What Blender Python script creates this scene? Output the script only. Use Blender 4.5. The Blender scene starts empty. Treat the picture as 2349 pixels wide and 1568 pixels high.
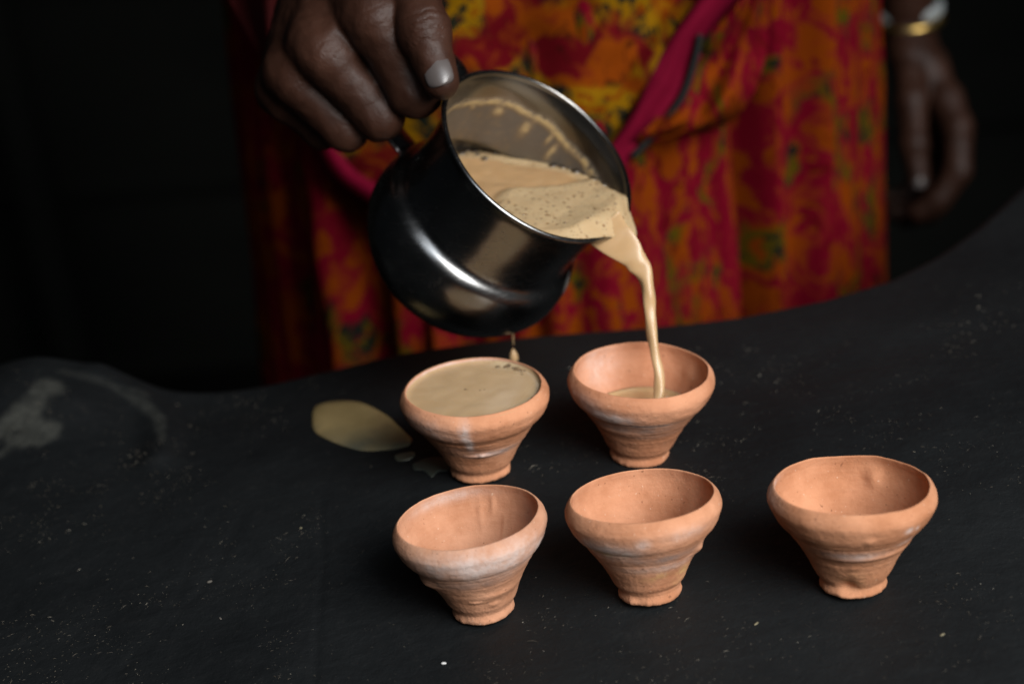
import bpy, bmesh, math
import numpy as np
from mathutils import Vector, Matrix

sc = bpy.context.scene
col = sc.collection
rng = np.random.default_rng(7)

# ------------------------------------------------------------------ camera
F_MM, SENSOR = 70.0, 36.0
PW, PH = 2349.0, 1568.0                      # measuring grid used for the photograph
FPX = F_MM / SENSOR * PW
PITCH, ROLL = math.radians(25.0), math.radians(4.3)
CAM = np.array([0.0, 0.0, 1.22])
_R0 = np.array([1.0, 0, 0]); _U0 = np.array([0, math.sin(PITCH), math.cos(PITCH)])
CB = np.array([0, -math.cos(PITCH), math.sin(PITCH)])
CR = _R0 * math.cos(ROLL) - _U0 * math.sin(ROLL)
CU = _R0 * math.sin(ROLL) + _U0 * math.cos(ROLL)

cam_d = bpy.data.cameras.new('camera')
cam_d.lens = F_MM; cam_d.sensor_width = SENSOR
cam_d.clip_start = 0.05; cam_d.clip_end = 50
cam_d.dof.use_dof = True
cam_d.dof.focus_distance = 0.885
cam_d.dof.aperture_fstop = 4.9
cam = bpy.data.objects.new('camera', cam_d); col.objects.link(cam)
cam.matrix_world = Matrix(((CR[0], CU[0], CB[0], CAM[0]), (CR[1], CU[1], CB[1], CAM[1]),
                           (CR[2], CU[2], CB[2], CAM[2]), (0, 0, 0, 1)))
sc.camera = cam

# ------------------------------------------------------------------ light
world = bpy.data.worlds.new('World'); sc.world = world; world.use_nodes = True
bg = world.node_tree.nodes['Background']
bg.inputs['Color'].default_value = (0.75, 0.88, 1.0, 1); bg.inputs['Strength'].default_value = 0.008

def area(name, loc, target, sx, sy, power, color, spread=math.pi):
    l = bpy.data.lights.new(name, 'AREA'); l.shape = 'RECTANGLE'; l.size = sx; l.size_y = sy
    l.energy = power; l.color = color; l.spread = spread
    o = bpy.data.objects.new(name, l); col.objects.link(o)
    o.location = loc
    o.rotation_euler = (Vector(target) - Vector(loc)).to_track_quat('-Z', 'Y').to_euler()
    return o
# the open side of the stall: soft daylight from the right, in front and above
area('daylight_opening', (0.78, -0.22, 1.66), (0.05, 0.78, 0.76), 1.1, 0.9, 6.6, (1.0, 0.985, 0.96), math.radians(60))
# the wide strip of sky seen under the edge of the roof
area('sky_strip', (0.45, 0.02, 1.95), (0.05, 0.80, 0.78), 2.3, 0.45, 3.0, (0.86, 0.93, 1.0), math.radians(85))

sc.view_settings.view_transform = 'Standard'; sc.view_settings.look = 'None'
sc.view_settings.exposure = 0.0; sc.view_settings.gamma = 1.0
sc.view_settings.use_curve_mapping = False
sc.render.engine = 'CYCLES'
sc.cycles.max_bounces = 8; sc.cycles.use_denoising = True

# ------------------------------------------------------------------ helpers
def P(x, y, d):
    """a point at measured direction (x, y) and real depth d along the view axis"""
    return CAM + d * ((x - PW / 2) / FPX * CR - (y - PH / 2) / FPX * CU - CB)
def ray(x, y):
    v = P(x, y, 1.0) - CAM
    return v / np.linalg.norm(v)
def PA(pts):
    return np.array([P(*p) for p in pts])

def _hash(ix, iy, iz, seed):
    h = (ix.astype(np.int64) * 374761393 + iy.astype(np.int64) * 668265263 + iz.astype(np.int64) * 2147483647 + seed * 974634777) & 0xffffffff
    h = ((h ^ (h >> 13)) * 1274126177) & 0xffffffff
    h = ((h ^ (h >> 16)) * 2246822519) & 0xffffffff
    return ((h ^ (h >> 15)) & 0xffffff) / float(0xffffff)
def vnoise(p, seed=0):
    """value noise in 0..1 at points p (N,3)"""
    p = np.asarray(p, float); i = np.floor(p).astype(np.int64); f = p - i
    u = f * f * f * (f * (f * 6 - 15) + 10); r = 0
    for dx in (0, 1):
        wx = u[:, 0] if dx else 1 - u[:, 0]
        for dy in (0, 1):
            wy = u[:, 1] if dy else 1 - u[:, 1]
            for dz in (0, 1):
                wz = u[:, 2] if dz else 1 - u[:, 2]
                r = r + wx * wy * wz * _hash(i[:, 0] + dx, i[:, 1] + dy, i[:, 2] + dz, seed)
    return r
def fbm(p, seed=0, octaves=4):
    p = np.asarray(p, float); a, s, t = 1.0, 0.0, 0.0
    for k in range(octaves):
        s = s + a * vnoise(p, seed + k * 17); t += a; a *= 0.5; p = p * 2.03 + 11.3
    return s / t
def sstep(a, b, x):
    t = np.clip((x - a) / (b - a), 0, 1); return t * t * (3 - 2 * t)
def pchip(xs, ys, n_or_x):
    """monotone cubic through knots"""
    xs = np.asarray(xs, float); ys = np.asarray(ys, float)
    h = np.diff(xs); d = np.diff(ys) / h; m = np.zeros_like(ys)
    for i in range(1, len(xs) - 1):
        if d[i - 1] * d[i] > 0:
            w1 = 2 * h[i] + h[i - 1]; w2 = h[i] + 2 * h[i - 1]
            m[i] = (w1 + w2) / (w1 / d[i - 1] + w2 / d[i])
    m[0], m[-1] = d[0], d[-1]
    x = np.asarray(n_or_x, float); k = np.clip(np.searchsorted(xs, x) - 1, 0, len(xs) - 2)
    t = (x - xs[k]) / h[k]
    return ((1 + 2 * t) * (1 - t) ** 2 * ys[k] + t * (1 - t) ** 2 * h[k] * m[k] + t * t * (3 - 2 * t) * ys[k + 1] + t * t * (t - 1) * h[k] * m[k + 1])
def catmull(pts, n):
    """smooth open curve through pts (N,k), n samples"""
    p = np.asarray(pts, float); m = len(p)
    q = np.vstack([2 * p[0] - p[1], p, 2 * p[-1] - p[-2]])
    t = np.linspace(0, m - 1, n); i = np.minimum(t.astype(int), m - 2); f = (t - i)[:, None]
    a, b, c, d = q[i], q[i + 1], q[i + 2], q[i + 3]
    return 0.5 * (2 * b + (c - a) * f + (2 * a - 5 * b + 4 * c - d) * f ** 2 + (3 * b - a - 3 * c + d) * f ** 3)

def mesh_obj(name, verts, faces, mat=None, parent=None, smooth=True, uv=None, attrs=None, mats=None, mat_idx=None):
    me = bpy.data.meshes.new(name)
    me.from_pydata([tuple(map(float, v)) for v in verts], [], [tuple(map(int, f)) for f in faces])
    for m in (mats or ([mat] if mat else [])): me.materials.append(m)
    if mat_idx is not None: me.polygons.foreach_set('material_index', np.asarray(mat_idx, dtype=np.int32))
    if smooth: me.polygons.foreach_set('use_smooth', np.ones(len(me.polygons), dtype=bool))
    if uv is not None:
        lay = me.uv_layers.new(name='UVMap'); li = np.zeros(len(me.loops), dtype=np.int32)
        me.loops.foreach_get('vertex_index', li)
        lay.data.foreach_set('uv', np.asarray(uv, dtype=np.float32)[li].ravel())
    for k, v in (attrs or {}).items():
        a = me.attributes.new(k, 'FLOAT', 'POINT'); a.data.foreach_set('value', np.asarray(v, dtype=np.float32))
    me.update()
    o = bpy.data.objects.new(name, me); col.objects.link(o)
    if parent: o.parent = parent
    return o
def grid_faces(nr, nc, wrap=False, flip=False):
    r = np.arange(nr - 1)[:, None]; c = np.arange(nc if wrap else nc - 1)[None, :]
    c2 = (c + 1) % nc
    a = r * nc + c; b = r * nc + c2; d = (r + 1) * nc + c; e = (r + 1) * nc + c2
    q = np.stack([a, b, e, d], -1).reshape(-1, 4)
    return q[:, ::-1] if flip else q
def thing(name, label, cat, loc=(0, 0, 0), group=None):
    o = bpy.data.objects.new(name, None); col.objects.link(o); o.location = loc
    o.empty_display_size = 0.02
    return tag(o, label, cat, group)
def tag(o, label, cat, group=None):
    o['label'] = label; o['category'] = cat
    if group: o['group'] = group
    return o
def tube(path, radii, n=20, cap=True, squash=None):
    """swept tube with parallel frames; radii (N,) or (N,2)"""
    path = np.asarray(path, float); N = len(path)
    radii = np.asarray(radii, float)
    if radii.ndim == 1: radii = np.stack([radii, radii], 1)
    T = np.gradient(path, axis=0); T /= np.linalg.norm(T, axis=1)[:, None]
    nrm = np.cross(T[0], [0.2, 0.3, 1.0]); nrm /= np.linalg.norm(nrm)
    V = []
    for i in range(N):
        nrm = nrm - T[i] * np.dot(nrm, T[i]); nrm /= np.linalg.norm(nrm); bn = np.cross(T[i], nrm)
        a = np.linspace(0, 2 * np.pi, n, endpoint=False)
        V.append(path[i] + radii[i, 0] * np.cos(a)[:, None] * nrm + radii[i, 1] * np.sin(a)[:, None] * bn)
    V = np.concatenate(V); Fq = [tuple(f) for f in grid_faces(N, n, True)]
    if cap: Fq += [tuple(range(n))[::-1], tuple(range((N - 1) * n, N * n))]
    return V, Fq

# ------------------------------------------------------------------ materials
class NT:
    def __init__(self, name):
        self.m = bpy.data.materials.new(name); self.m.use_nodes = True
        self.t = self.m.node_tree; self.n = self.t.nodes; self.b = self.n['Principled BSDF']
    def node(self, typ, **kw):
        o = self.n.new(typ)
        for k, v in kw.items():
            if k in o.inputs and not hasattr(o, k): o.inputs[k].default_value = v
            else: setattr(o, k, v)
        return o
    def link(self, a, b): self.t.links.new(a, b)
    def coord(self, kind='Object', scale=(1, 1, 1)):
        c = self.node('ShaderNodeTexCoord'); m = self.node('ShaderNodeMapping')
        m.inputs['Scale'].default_value = scale; self.link(c.outputs[kind], m.inputs['Vector']); return m.outputs['Vector']
    def noise(self, vec, scale, detail=4, rough=0.6, dist=0.0, out='Fac'):
        o = self.node('ShaderNodeTexNoise'); o.inputs['Scale'].default_value = scale; o.inputs['Detail'].default_value = detail
        o.inputs['Roughness'].default_value = rough; o.inputs['Distortion'].default_value = dist
        self.link(vec, o.inputs['Vector']); return o.outputs[out]
    def ramp(self, fac, *stops):
        r = self.node('ShaderNodeValToRGB'); e = r.color_ramp.elements
        while len(e) < len(stops): e.new(0.5)
        for k, (p, c) in enumerate(stops):
            e[k].position = p; c = c if isinstance(c, (tuple, list)) else (c, c, c); e[k].color = (*c[:3], 1)
        self.link(fac, r.inputs['Fac']); return r.outputs['Color']
    def mix(self, fac, a, b, mode='MIX'):
        o = self.node('ShaderNodeMix', data_type='RGBA', blend_type=mode)
        ins = [o.inputs[0], o.inputs[6], o.inputs[7]]
        for i, v in zip(ins, (fac, a, b)):
            if isinstance(v, bpy.types.NodeSocket): self.link(v, i)
            elif isinstance(v, (int, float)): i.default_value = v
            else: i.default_value = (*v[:3], 1)
        return o.outputs[2]
    def math(self, op, a, b=None, clamp=False):
        o = self.node('ShaderNodeMath', operation=op); o.use_clamp = clamp
        for i, v in zip(o.inputs, (a, b)):
            if v is None: continue
            if isinstance(v, bpy.types.NodeSocket): self.link(v, i)
            else: i.default_value = v
        return o.outputs[0]
    def attr(self, name):
        a = self.node('ShaderNodeAttribute'); a.attribute_name = name; return a.outputs['Fac']
    def bump(self, h, strength, dist, prev=None):
        b = self.node('ShaderNodeBump'); b.inputs['Strength'].default_value = strength; b.inputs['Distance'].default_value = dist
        self.link(h, b.inputs['Height'])
        if prev is not None: self.link(prev, b.inputs['Normal'])
        return b.outputs['Normal']
    def set(self, **kw):
        for k, v in kw.items():
            i = self.b.inputs[k.replace('_', ' ')]
            if isinstance(v, bpy.types.NodeSocket): self.link(v, i)
            elif isinstance(v, (int, float)): i.default_value = v
            elif len(v) == 3 and len(i.default_value) == 4: i.default_value = (*v, 1)
            else: i.default_value = v
        return self.m

def mat_clay(name, base, seed):
    t = NT(name); v = t.coord('Object'); m = v.node.inputs['Location']; m.default_value = (seed * 1.7, seed * 0.9, seed * 2.3)
    n1 = t.noise(v, 38, 5, 0.6); n2 = t.noise(v, 210, 6, 0.7)
    vr = t.coord('Object', (60, 60, 900)); n3 = t.noise(vr, 1.0, 3, 0.6)
    b = np.array(base)
    c = t.mix(t.ramp(n1, (0.36, 0.0), (0.64, 1.0)), tuple(b * (0.80, 0.74, 0.70)), tuple(np.minimum(b * (1.12, 1.17, 1.24), 1)))
    c = t.mix(t.math('MULTIPLY', t.ramp(n3, (0.5, 0.0), (0.75, 1.0)), 0.22), c, tuple(b * (1.1, 1.25, 1.4)))
    grain = t.noise(v, 900, 3, 0.7)
    bl = t.math('MULTIPLY', t.attr('bloom'), t.ramp(n2, (0.3, 0.35), (0.60, 1.3)), True)
    c = t.mix(bl, c, (0.60, 0.47, 0.42))
    sm = t.math('MULTIPLY', t.attr('smudge'), t.ramp(n2, (0.25, 0.35), (0.6, 1.0)), True)
    c = t.mix(sm, c, (0.24, 0.17, 0.145))
    oc = t.math('MULTIPLY', t.attr('ochre'), t.ramp(n2, (0.4, 0.0), (0.55, 1.0)), True)
    c = t.mix(oc, c, (0.58, 0.36, 0.15))
    sp = t.noise(v, 620, 2, 0.5)
    c = t.mix(t.math('MULTIPLY', t.ramp(sp, (0.70, 0.0), (0.76, 1.0)), 0.6), c, (0.62, 0.45, 0.34))
    pit = t.noise(v, 480, 2, 0.4)
    c = t.mix(t.math('MULTIPLY', t.ramp(pit, (0.245, 1.0), (0.29, 0.0)), 0.55), c, (0.13, 0.055, 0.03))
    nb = t.bump(n2, 0.5, 0.0008); nb = t.bump(grain, 0.5, 0.0003, nb); nb = t.bump(n3, 0.25, 0.0003, nb)
    return t.set(Base_Color=c, Roughness=0.93, Specular_IOR_Level=0.12, Normal=nb)

def mat_tea(name, colr, rough=0.22, foam=0.0):
    t = NT(name); v = t.coord('Object')
    n = t.noise(v, 55, 4, 0.6, 1.2)
    c = t.mix(t.ramp(n, (0.3, 0.0), (0.7, 1.0)), tuple(np.array(colr) * (0.93, 0.9, 0.86)), tuple(np.array(colr) * (1.05, 1.06, 1.08)))
    kw = {}
    if foam:
        fm = t.attr('foam')
        vo = t.node('ShaderNodeTexVoronoi'); vo.inputs['Scale'].default_value = 270; t.link(v, vo.inputs['Vector'])
        vo2 = t.node('ShaderNodeTexVoronoi'); vo2.inputs['Scale'].default_value = 560; t.link(v, vo2.inputs['Vector'])
        sel = t.ramp(t.node('ShaderNodeSeparateColor').outputs[0], (0.22, 0.0), (0.35, 1.0))
        t.link(vo.outputs['Color'], sel.node.inputs['Fac'].links[0].from_node.inputs[0])
        p1 = t.math('MULTIPLY', t.ramp(vo.outputs['Distance'], (0.16, 1.0), (0.30, 0.0)), sel)
        p2 = t.math('MULTIPLY', t.ramp(vo2.outputs['Distance'], (0.15, 0.8), (0.30, 0.0)), t.ramp(n, (0.38, 0.0), (0.5, 1.0)))
        pits = t.math('MULTIPLY', t.math('MAXIMUM', p1, p2), fm)
        c = t.mix(t.math('MULTIPLY', fm, t.ramp(n, (0.25, 0.6), (0.6, 1.0))), c, tuple(np.array(colr) * (1.04, 1.20, 1.35)))
        c = t.mix(t.math('MULTIPLY', pits, 0.85), c, (0.20, 0.105, 0.040))
        kw['Normal'] = t.bump(t.math('SUBTRACT', 1.0, pits), 0.5, 0.0006)
        kw['Roughness'] = t.math('ADD', rough, t.math('MULTIPLY', fm, 0.3))
    else: kw['Roughness'] = rough
    return t.set(Base_Color=c, Specular_IOR_Level=0.33, Subsurface_Weight=0.12, Subsurface_Radius=(0.003, 0.0018, 0.0009), Subsurface_Scale=1.0, **kw)

def mat_steel(name, rough, base=(0.55, 0.55, 0.54)):
    t = NT(name); v = t.coord('Object'); n = t.noise(v, 30, 5, 0.65); n2 = t.noise(v, 160, 4, 0.7)
    r = t.math('ADD', t.math('MULTIPLY', n, 0.16), rough - 0.07)
    sc_ = t.noise(t.coord('Object', (30, 30, 300)), 3.0, 3, .7)
    r = t.math('ADD', r, t.math('MULTIPLY', t.ramp(sc_, (0.5, 0.0), (0.75, 1.0)), 0.06))
    r = t.math('ADD', r, t.math('MULTIPLY', t.ramp(n2, (0.6, 0.0), (0.72, 1.0)), 0.08))
    c = t.mix(t.ramp(n, (0.35, 0.0), (0.65, 1.0)), tuple(np.array(base) * 0.88), base)
    sm_ = t.math('MULTIPLY', t.attr('smear'), t.ramp(n2, (0.3, 0.3), (0.6, 1.0)), True)
    c = t.mix(sm_, c, (0.20, 0.20, 0.175))
    return t.set(Base_Color=c, Metallic=t.math('SUBTRACT', 1.0, sm_), Roughness=t.math('ADD', r, t.math('MULTIPLY', sm_, 0.4)), Normal=t.bump(n, 0.12, 0.0012, t.bump(n2, 0.08, 0.0005)))
def mat_steel_inside(name):
    t = NT(name); v = t.coord('Object'); n2 = t.noise(v, 170, 5, 0.7); n1 = t.noise(v, 50, 4, 0.6)
    film = t.attr('film'); crust = t.math('MULTIPLY', t.attr('crust'), t.ramp(n2, (0.28, 0.1), (0.52, 1.0)), True)
    c = t.mix(t.math('MULTIPLY', film, t.ramp(n1, (0.3, 0.45), (0.7, 0.85))), (0.235, 0.225, 0.21), (0.135, 0.118, 0.10))
    c = t.mix(crust, c, (0.42, 0.30, 0.14))
    met = t.math('SUBTRACT', 1.0, t.math('MAXIMUM', crust, t.math('MULTIPLY', film, 0.35)), True)
    ro = t.math('ADD', 0.22, t.math('MULTIPLY', film, 0.25))
    return t.set(Base_Color=c, Metallic=met, Roughness=ro, Normal=t.bump(crust, 0.5, 0.0006))
def mat_skin(name, base):
    t = NT(name); v = t.coord('Object'); n = t.noise(v, 45, 5, 0.6); n2 = t.noise(v, 420, 4, 0.7)
    vs = t.coord('Object', (1, 1, 1)); n3 = t.noise(vs, 130, 3, 0.6, 2.0)
    c = t.mix(t.ramp(n, (0.3, 0.0), (0.7, 1.0)), tuple(np.array(base) * (.62, .55, .5)), tuple(np.array(base) * (1.35, 1.3, 1.25)))
    c = t.mix(t.math('MULTIPLY', t.attr('knuckle'), 0.5), c, tuple(np.array(base) * (1.6, 1.5, 1.5)))
    vw = t.node('ShaderNodeTexVoronoi', feature='DISTANCE_TO_EDGE'); vw.inputs['Scale'].default_value = 520; t.link(v, vw.inputs['Vector'])
    nb = t.bump(n2, 0.4, 0.0005); nb = t.bump(t.ramp(vw.outputs['Distance'], (0.0, 0.0), (0.16, 1.0)), 0.16, 0.0003, nb); nb = t.bump(n3, 0.28, 0.0007, nb); nb = t.bump(t.attr('crease'), 0.9, 0.0009, nb)
    return t.set(Base_Color=c, Roughness=0.50, Specular_IOR_Level=0.25, Subsurface_Weight=0.03, Subsurface_Radius=(0.004, 0.0015, 0.001), Normal=nb)
def mat_plain(name, c, rough=0.6, metal=0.0, nscale=60, amt=0.25, bump=0.15, spec=0.4):
    t = NT(name); v = t.coord('Object'); n = t.noise(v, nscale, 5, 0.65)
    b = np.array(c)
    return t.set(Base_Color=t.mix(n, tuple(b * (1 - amt)), tuple(np.minimum(b * (1 + amt), 1))), Roughness=rough, Metallic=metal,
                 Specular_IOR_Level=spec, Normal=t.bump(n, bump, 0.001))

def mat_sari(name, scale, cols, stretch=(1, 0.55, 1), leafy=0.0, seed=0.0):
    """printed cloth: magenta ground, flame-like orange blotches, olive sprigs with dark dots"""
    mag, org, dark, olive = cols
    t = NT(name); v = t.coord('UV', stretch); v.node.inputs['Location'].default_value = (seed, seed * 1.3, 0)
    d = t.noise(v, scale * 0.6, 3, 0.5, 0.0, 'Color')
    vm = t.node('ShaderNodeMix', data_type='VECTOR'); vm.inputs[0].default_value = 0.03
    t.link(v, vm.inputs[4]); t.link(d, vm.inputs[5])
    va = vm.outputs[1]
    n1 = t.noise(va, scale, 2, 0.5, 0.8); n2 = t.noise(va, scale * 1.9, 3, 0.55, 1.2); n3 = t.noise(va, scale * 0.55, 2, 0.5, 0.3); n4 = t.noise(va, scale * 2.7, 3, 0.6)
    c = t.mix(t.ramp(n1, (0.485, 0.0), (0.55, 1.0)), mag, org)
    c = t.mix(t.ramp(n2, (0.58, 0.0), (0.66, 1.0)), c, tuple(np.array(mag) * 0.6 + np.array(org) * 0.5))
    c = t.mix(t.math('MULTIPLY', t.ramp(n2, (0.33, 1.0), (0.40, 0.0)), 0.85), c, dark)
    pos = 0.60 - 0.17 * leafy
    sp = t.ramp(n3, (pos, 0.0), (pos + 0.06, 1.0))
    sprig = t.mix(t.ramp(n4, (0.43, 1.0), (0.49, 0.0)), olive, (0.004, 0.008, 0.006))
    sprig = t.mix(t.ramp(t.noise(va, scale * 3.1, 2), (0.56, 0.0), (0.62, 1.0)), sprig, tuple(np.array(org) * 0.9))
    c = t.mix(sp, c, sprig)
    wv = t.coord('UV', (1, 1, 1)); w = t.noise(wv, 900, 2, 0.5)
    return t.set(Base_Color=c, Roughness=0.9, Specular_IOR_Level=0.06, Normal=t.bump(w, 0.15, 0.0004))

def mat_stove(name):
    t = NT(name); v = t.coord('Object')
    n = t.noise(v, 9, 5, 0.6); n2 = t.noise(v, 120, 5, 0.7); n3 = t.noise(v, 700, 3, 0.7)
    wv_ = t.node('ShaderNodeTexWave', wave_type='RINGS', rings_direction='Z'); wv_.inputs['Scale'].default_value = 26; wv_.inputs['Distortion'].default_value = 9; wv_.inputs['Detail'].default_value = 4; wv_.inputs['Detail Scale'].default_value = 3.0; wv_.inputs['Detail Roughness'].default_value = .7
    t.link(v, wv_.inputs['Vector']); st = wv_.outputs['Fac']
    c = t.mix(t.ramp(n, (0.35, 0.0), (0.65, 1.0)), (0.0038, 0.0047, 0.0054), (0.0074, 0.0087, 0.0095))
    c = t.mix(t.math('MULTIPLY', t.ramp(n2, (0.60, 0.0), (0.75, 1.0)), 0.35), c, (0.016, 0.0155, 0.014))
    sp = t.noise(v, 520, 2, 0.6)
    c = t.mix(t.math('MULTIPLY', t.ramp(sp, (0.70, 0.0), (0.78, 1.0)), 0.45), c, (0.085, 0.075, 0.058))
    ash = t.math('MULTIPLY', t.attr('ash'), t.ramp(n2, (0.25, 0.25), (0.65, 1.0)), True)
    c = t.mix(ash, c, (0.045, 0.046, 0.040))  # grey ash stain, plus the painted highlight on the hump
    nb = t.bump(n2, 0.32, 0.0012); nb = t.bump(st, 0.15, 0.0012, nb); nb = t.bump(n3, 0.3, 0.0004, nb)
    return t.set(Base_Color=c, Roughness=t.math('ADD', 0.50, t.math('MULTIPLY', n2, 0.25)), Specular_IOR_Level=0.22, Normal=nb)

M_STOVE = mat_stove('sooty_clay')
M_TEA = mat_tea('milky_tea', (0.47, 0.305, 0.158), 0.24)
M_TEACUP = mat_tea('cup_tea', (0.43, 0.295, 0.165), 0.27, 1.0)
M_TEAFOAM = mat_tea('frothy_tea', (0.43, 0.268, 0.132), 0.22, 1.0)
M_STEEL = mat_steel('dark_polished_steel', 0.235, (0.25, 0.25, 0.25))
M_STEELIN = mat_steel_inside('milk_filmed_steel')
M_SKIN = mat_skin('skin', (0.036, 0.0150, 0.0092))
M_NAIL = mat_plain('nail', (0.085, 0.072, 0.068), 0.30, 0, 300, 0.08, 0.05, 0.5)

# ------------------------------------------------------------------ stove top (height from smooth interpolation)
SZ = 0.95
CUPS = dict(
    front_left=dict(base=(1110, 1398), rim=(1074, 1190), w=345, W=.070, e=29.0),
    front_mid=dict(base=(1492, 1358), rim=(1474, 1141), w=350, W=.070, e=25.7),
    front_right=dict(base=(1957, 1338), rim=(1959, 1115), w=372, W=.073, e=27.2),
    back_left=dict(base=(1102, 1077), rim=(1086, 890), w=336, W=.0745, e=27.5),
    back_right=dict(base=(1467, 1042), rim=(1472, 852), w=329, W=.0735, e=27.8))
for c in CUPS.values():
    c['d'] = c['W'] * SZ * FPX / c['w']
    b = P(*c['base'], c['d']); r_ = ray(*c['base'])
    px = c['d'] / FPX
    right = CR - r_ * CR.dot(r_); right /= np.linalg.norm(right); up = np.cross(right, r_)
    dv = np.array(c['rim'], float) - np.array(c['base'], float)
    ax = right * dv[0] * px - up * dv[1] * px
    L = np.linalg.norm(ax) / math.cos(math.radians(c['e']))
    ax = ax - r_ * L * math.sin(math.radians(c['e']))
    c['H'] = L; c['axis'] = ax / L; c['R'] = c['W'] * SZ / 2; c['loc'] = b

bp = np.array([c['loc'] for c in CUPS.values()])
A = np.c_[bp[:, :2], np.ones(5)]; PL = np.linalg.lstsq(A, bp[:, 2], rcond=None)[0]
def plane_z(x, y): return PL[0] * x + PL[1] * y + PL[2]
EDGE_PX = [(-350, 925), (-150, 890), (0, 862), (90, 850), (170, 855), (250, 878), (330, 900), (430, 908), (520, 905), (600, 893), (700, 870), (800, 847),
           (900, 822), (1000, 806), (1200, 781), (1500, 757), (1700, 735), (1900, 695), (2050, 650), (2150, 600), (2250, 530), (2349, 440), (2500, 330), (2700, 260)]
EDGE_Y = [1.01, 1.01, 1.01, 1.01, 1.01, 1.005, 1.0, 1.0, 1.0, 1.0, 1.0, 1.0, 1.0, 1.0, 1.0, 1.0, 1.0, 1.005, 1.02, 1.04, 1.07, 1.10, 1.15, 1.22]
epts = []
for (x, y), yy in zip(EDGE_PX, EDGE_Y):
    v = P(x, y, 1.0) - CAM; epts.append(CAM + v * (yy / v[1]))
epts = np.array(epts)
ctrl = [tuple(p) for p in epts] + [tuple(p) for p in bp]
for x in (-0.8, -0.5, -0.25, 0.0, 0.2, 0.4, 0.6, 0.85):
    for y in (0.50, 0.62): ctrl.append((x, y, plane_z(np.clip(x, -.4, .4), y)))
for x, y in ((-0.8, 0.9), (-0.8, 1.05), (0.85, 0.9), (0.85, 1.2), (-0.3, 0.75), (0.35, 0.75), (0.6, 1.2), (-0.18, 0.85), (0.22, 0.85)):
    ctrl.append((x, y, plane_z(np.clip(x, -.4, .4), min(y, 1.0))))
ctrl = np.array(ctrl)
def _tps(r2): return 0.5 * r2 * np.log(np.maximum(r2, 1e-12))
_n = len(ctrl); K = _tps(((ctrl[:, None, :2] - ctrl[None, :, :2]) ** 2).sum(-1)) + np.eye(_n) * 2e-5
Pm = np.c_[np.ones(_n), ctrl[:, :2]]
_A = np.block([[K, Pm], [Pm.T, np.zeros((3, 3))]])
_w = np.linalg.solve(_A, np.r_[ctrl[:, 2], np.zeros(3)])
def seg_dist(p, a, b):
    ab = b - a; t = np.clip(((p - a) @ ab) / (ab @ ab), 0, 1); return np.linalg.norm(p - a - t[:, None] * ab, axis=1)
_feat = {}
def T(x, y, detail=True):
    q = np.stack([np.ravel(x), np.ravel(y)], 1).astype(float); out = np.zeros(len(q))
    for s in range(0, len(q), 20000):
        qq = q[s:s + 20000]
        k = _tps(((qq[:, None, :] - ctrl[None, :, :2]) ** 2).sum(-1))
        out[s:s + 20000] = k @ _w[:_n] + _w[_n] + qq @ _w[_n + 1:]
    if detail and _feat:
        q3 = np.c_[q, np.zeros(len(q))]
        far = np.min([np.linalg.norm(q - b[:2], axis=1) for b in bp], axis=0)
        out += (fbm(q3 * 14, 3, 3) - 0.5) * 0.006 * sstep(0.02, 0.09, far) * sstep(1.0, 0.93, q[:, 1])
        for poly, h, w in _feat['ridge']:
            d = np.min([seg_dist(q, poly[i], poly[i + 1]) for i in range(len(poly) - 1)], axis=0)
            out += h * np.exp(-(d / w) ** 2)
    return out.reshape(np.shape(x)) if np.shape(x) else float(out[0])
def on_top_many(pts):
    """where the sight lines meet the stove top"""
    v = np.array([P(x, y, 1.0) - CAM for x, y in pts]); lo = np.full(len(v), .6); hi = np.full(len(v), 1.4)
    for _ in range(26):
        mid = (lo + hi) / 2; p = CAM + v * mid[:, None]; above = p[:, 2] > T(p[:, 0], p[:, 1])
        lo = np.where(above, mid, lo); hi = np.where(above, hi, mid)
    return CAM + v * lo[:, None]
def on_top(x, y): return on_top_many([(x, y)])[0]
def poly_top(pts): return on_top_many(pts)[:, :2]
_r = [(poly_top([(235, 880), (310, 915), (362, 955), (372, 1010), (360, 1060)]), 0.0052, 0.0105),
      (poly_top([(250, 905), (300, 950), (318, 1010), (310, 1080)]), -0.0012, 0.012),
      (poly_top([(60, 905), (150, 930)]), 0.011, 0.035),
      (poly_top([(735, 1150), (740, 1300), (728, 1450), (722, 1568), (720, 1700)]), -0.0005, 0.0016),
      (poly_top([(455, 1250), (400, 1390), (290, 1520), (230, 1600)]), -0.0003, 0.0026),
      (poly_top([(560, 1180), (480, 1330), (330, 1500)]), -0.0003, 0.0026)]
_feat['ridge'] = _r

NX, NY = 560, 230
xs = np.concatenate([np.linspace(-0.78, -0.32, 60), np.linspace(-0.32, 0.36, NX - 120)[1:], np.linspace(0.36, 0.82, 62)[1:]]); NX = len(xs)
ey = np.interp(xs, epts[:, 0], epts[:, 1])
vv = np.linspace(0, 1, NY)
GX = np.repeat(xs[None, :], NY, 0); GY = 0.56 + (ey[None, :] - 0.56) * vv[:, None]
GZ = T(GX, GY)
rows = [np.stack([GX, GY, GZ], -1)]
RL = 0.016                                           # rounded back edge, then the rear wall of the stove
for a in np.linspace(0, 90, 9)[1:]:
    a = math.radians(a); rows.append(np.stack([xs, ey + RL * math.sin(a), GZ[-1] - RL * (1 - math.cos(a))], -1)[None])
for zz in (0.05, 0.15, 0.35): rows.append(np.stack([xs, ey + RL, GZ[-1] - RL - zz], -1)[None])
rows.append(np.stack([xs, ey + RL, np.full(NX, 0.0)], -1)[None])
frows = []
for a in np.linspace(90, 0, 6)[:-1]:
    a = math.radians(a); frows.append(np.stack([xs, 0.56 - 0.02 * math.sin(a) + xs * 0, GZ[0] - 0.02 * (1 - math.cos(a))], -1)[None])
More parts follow.
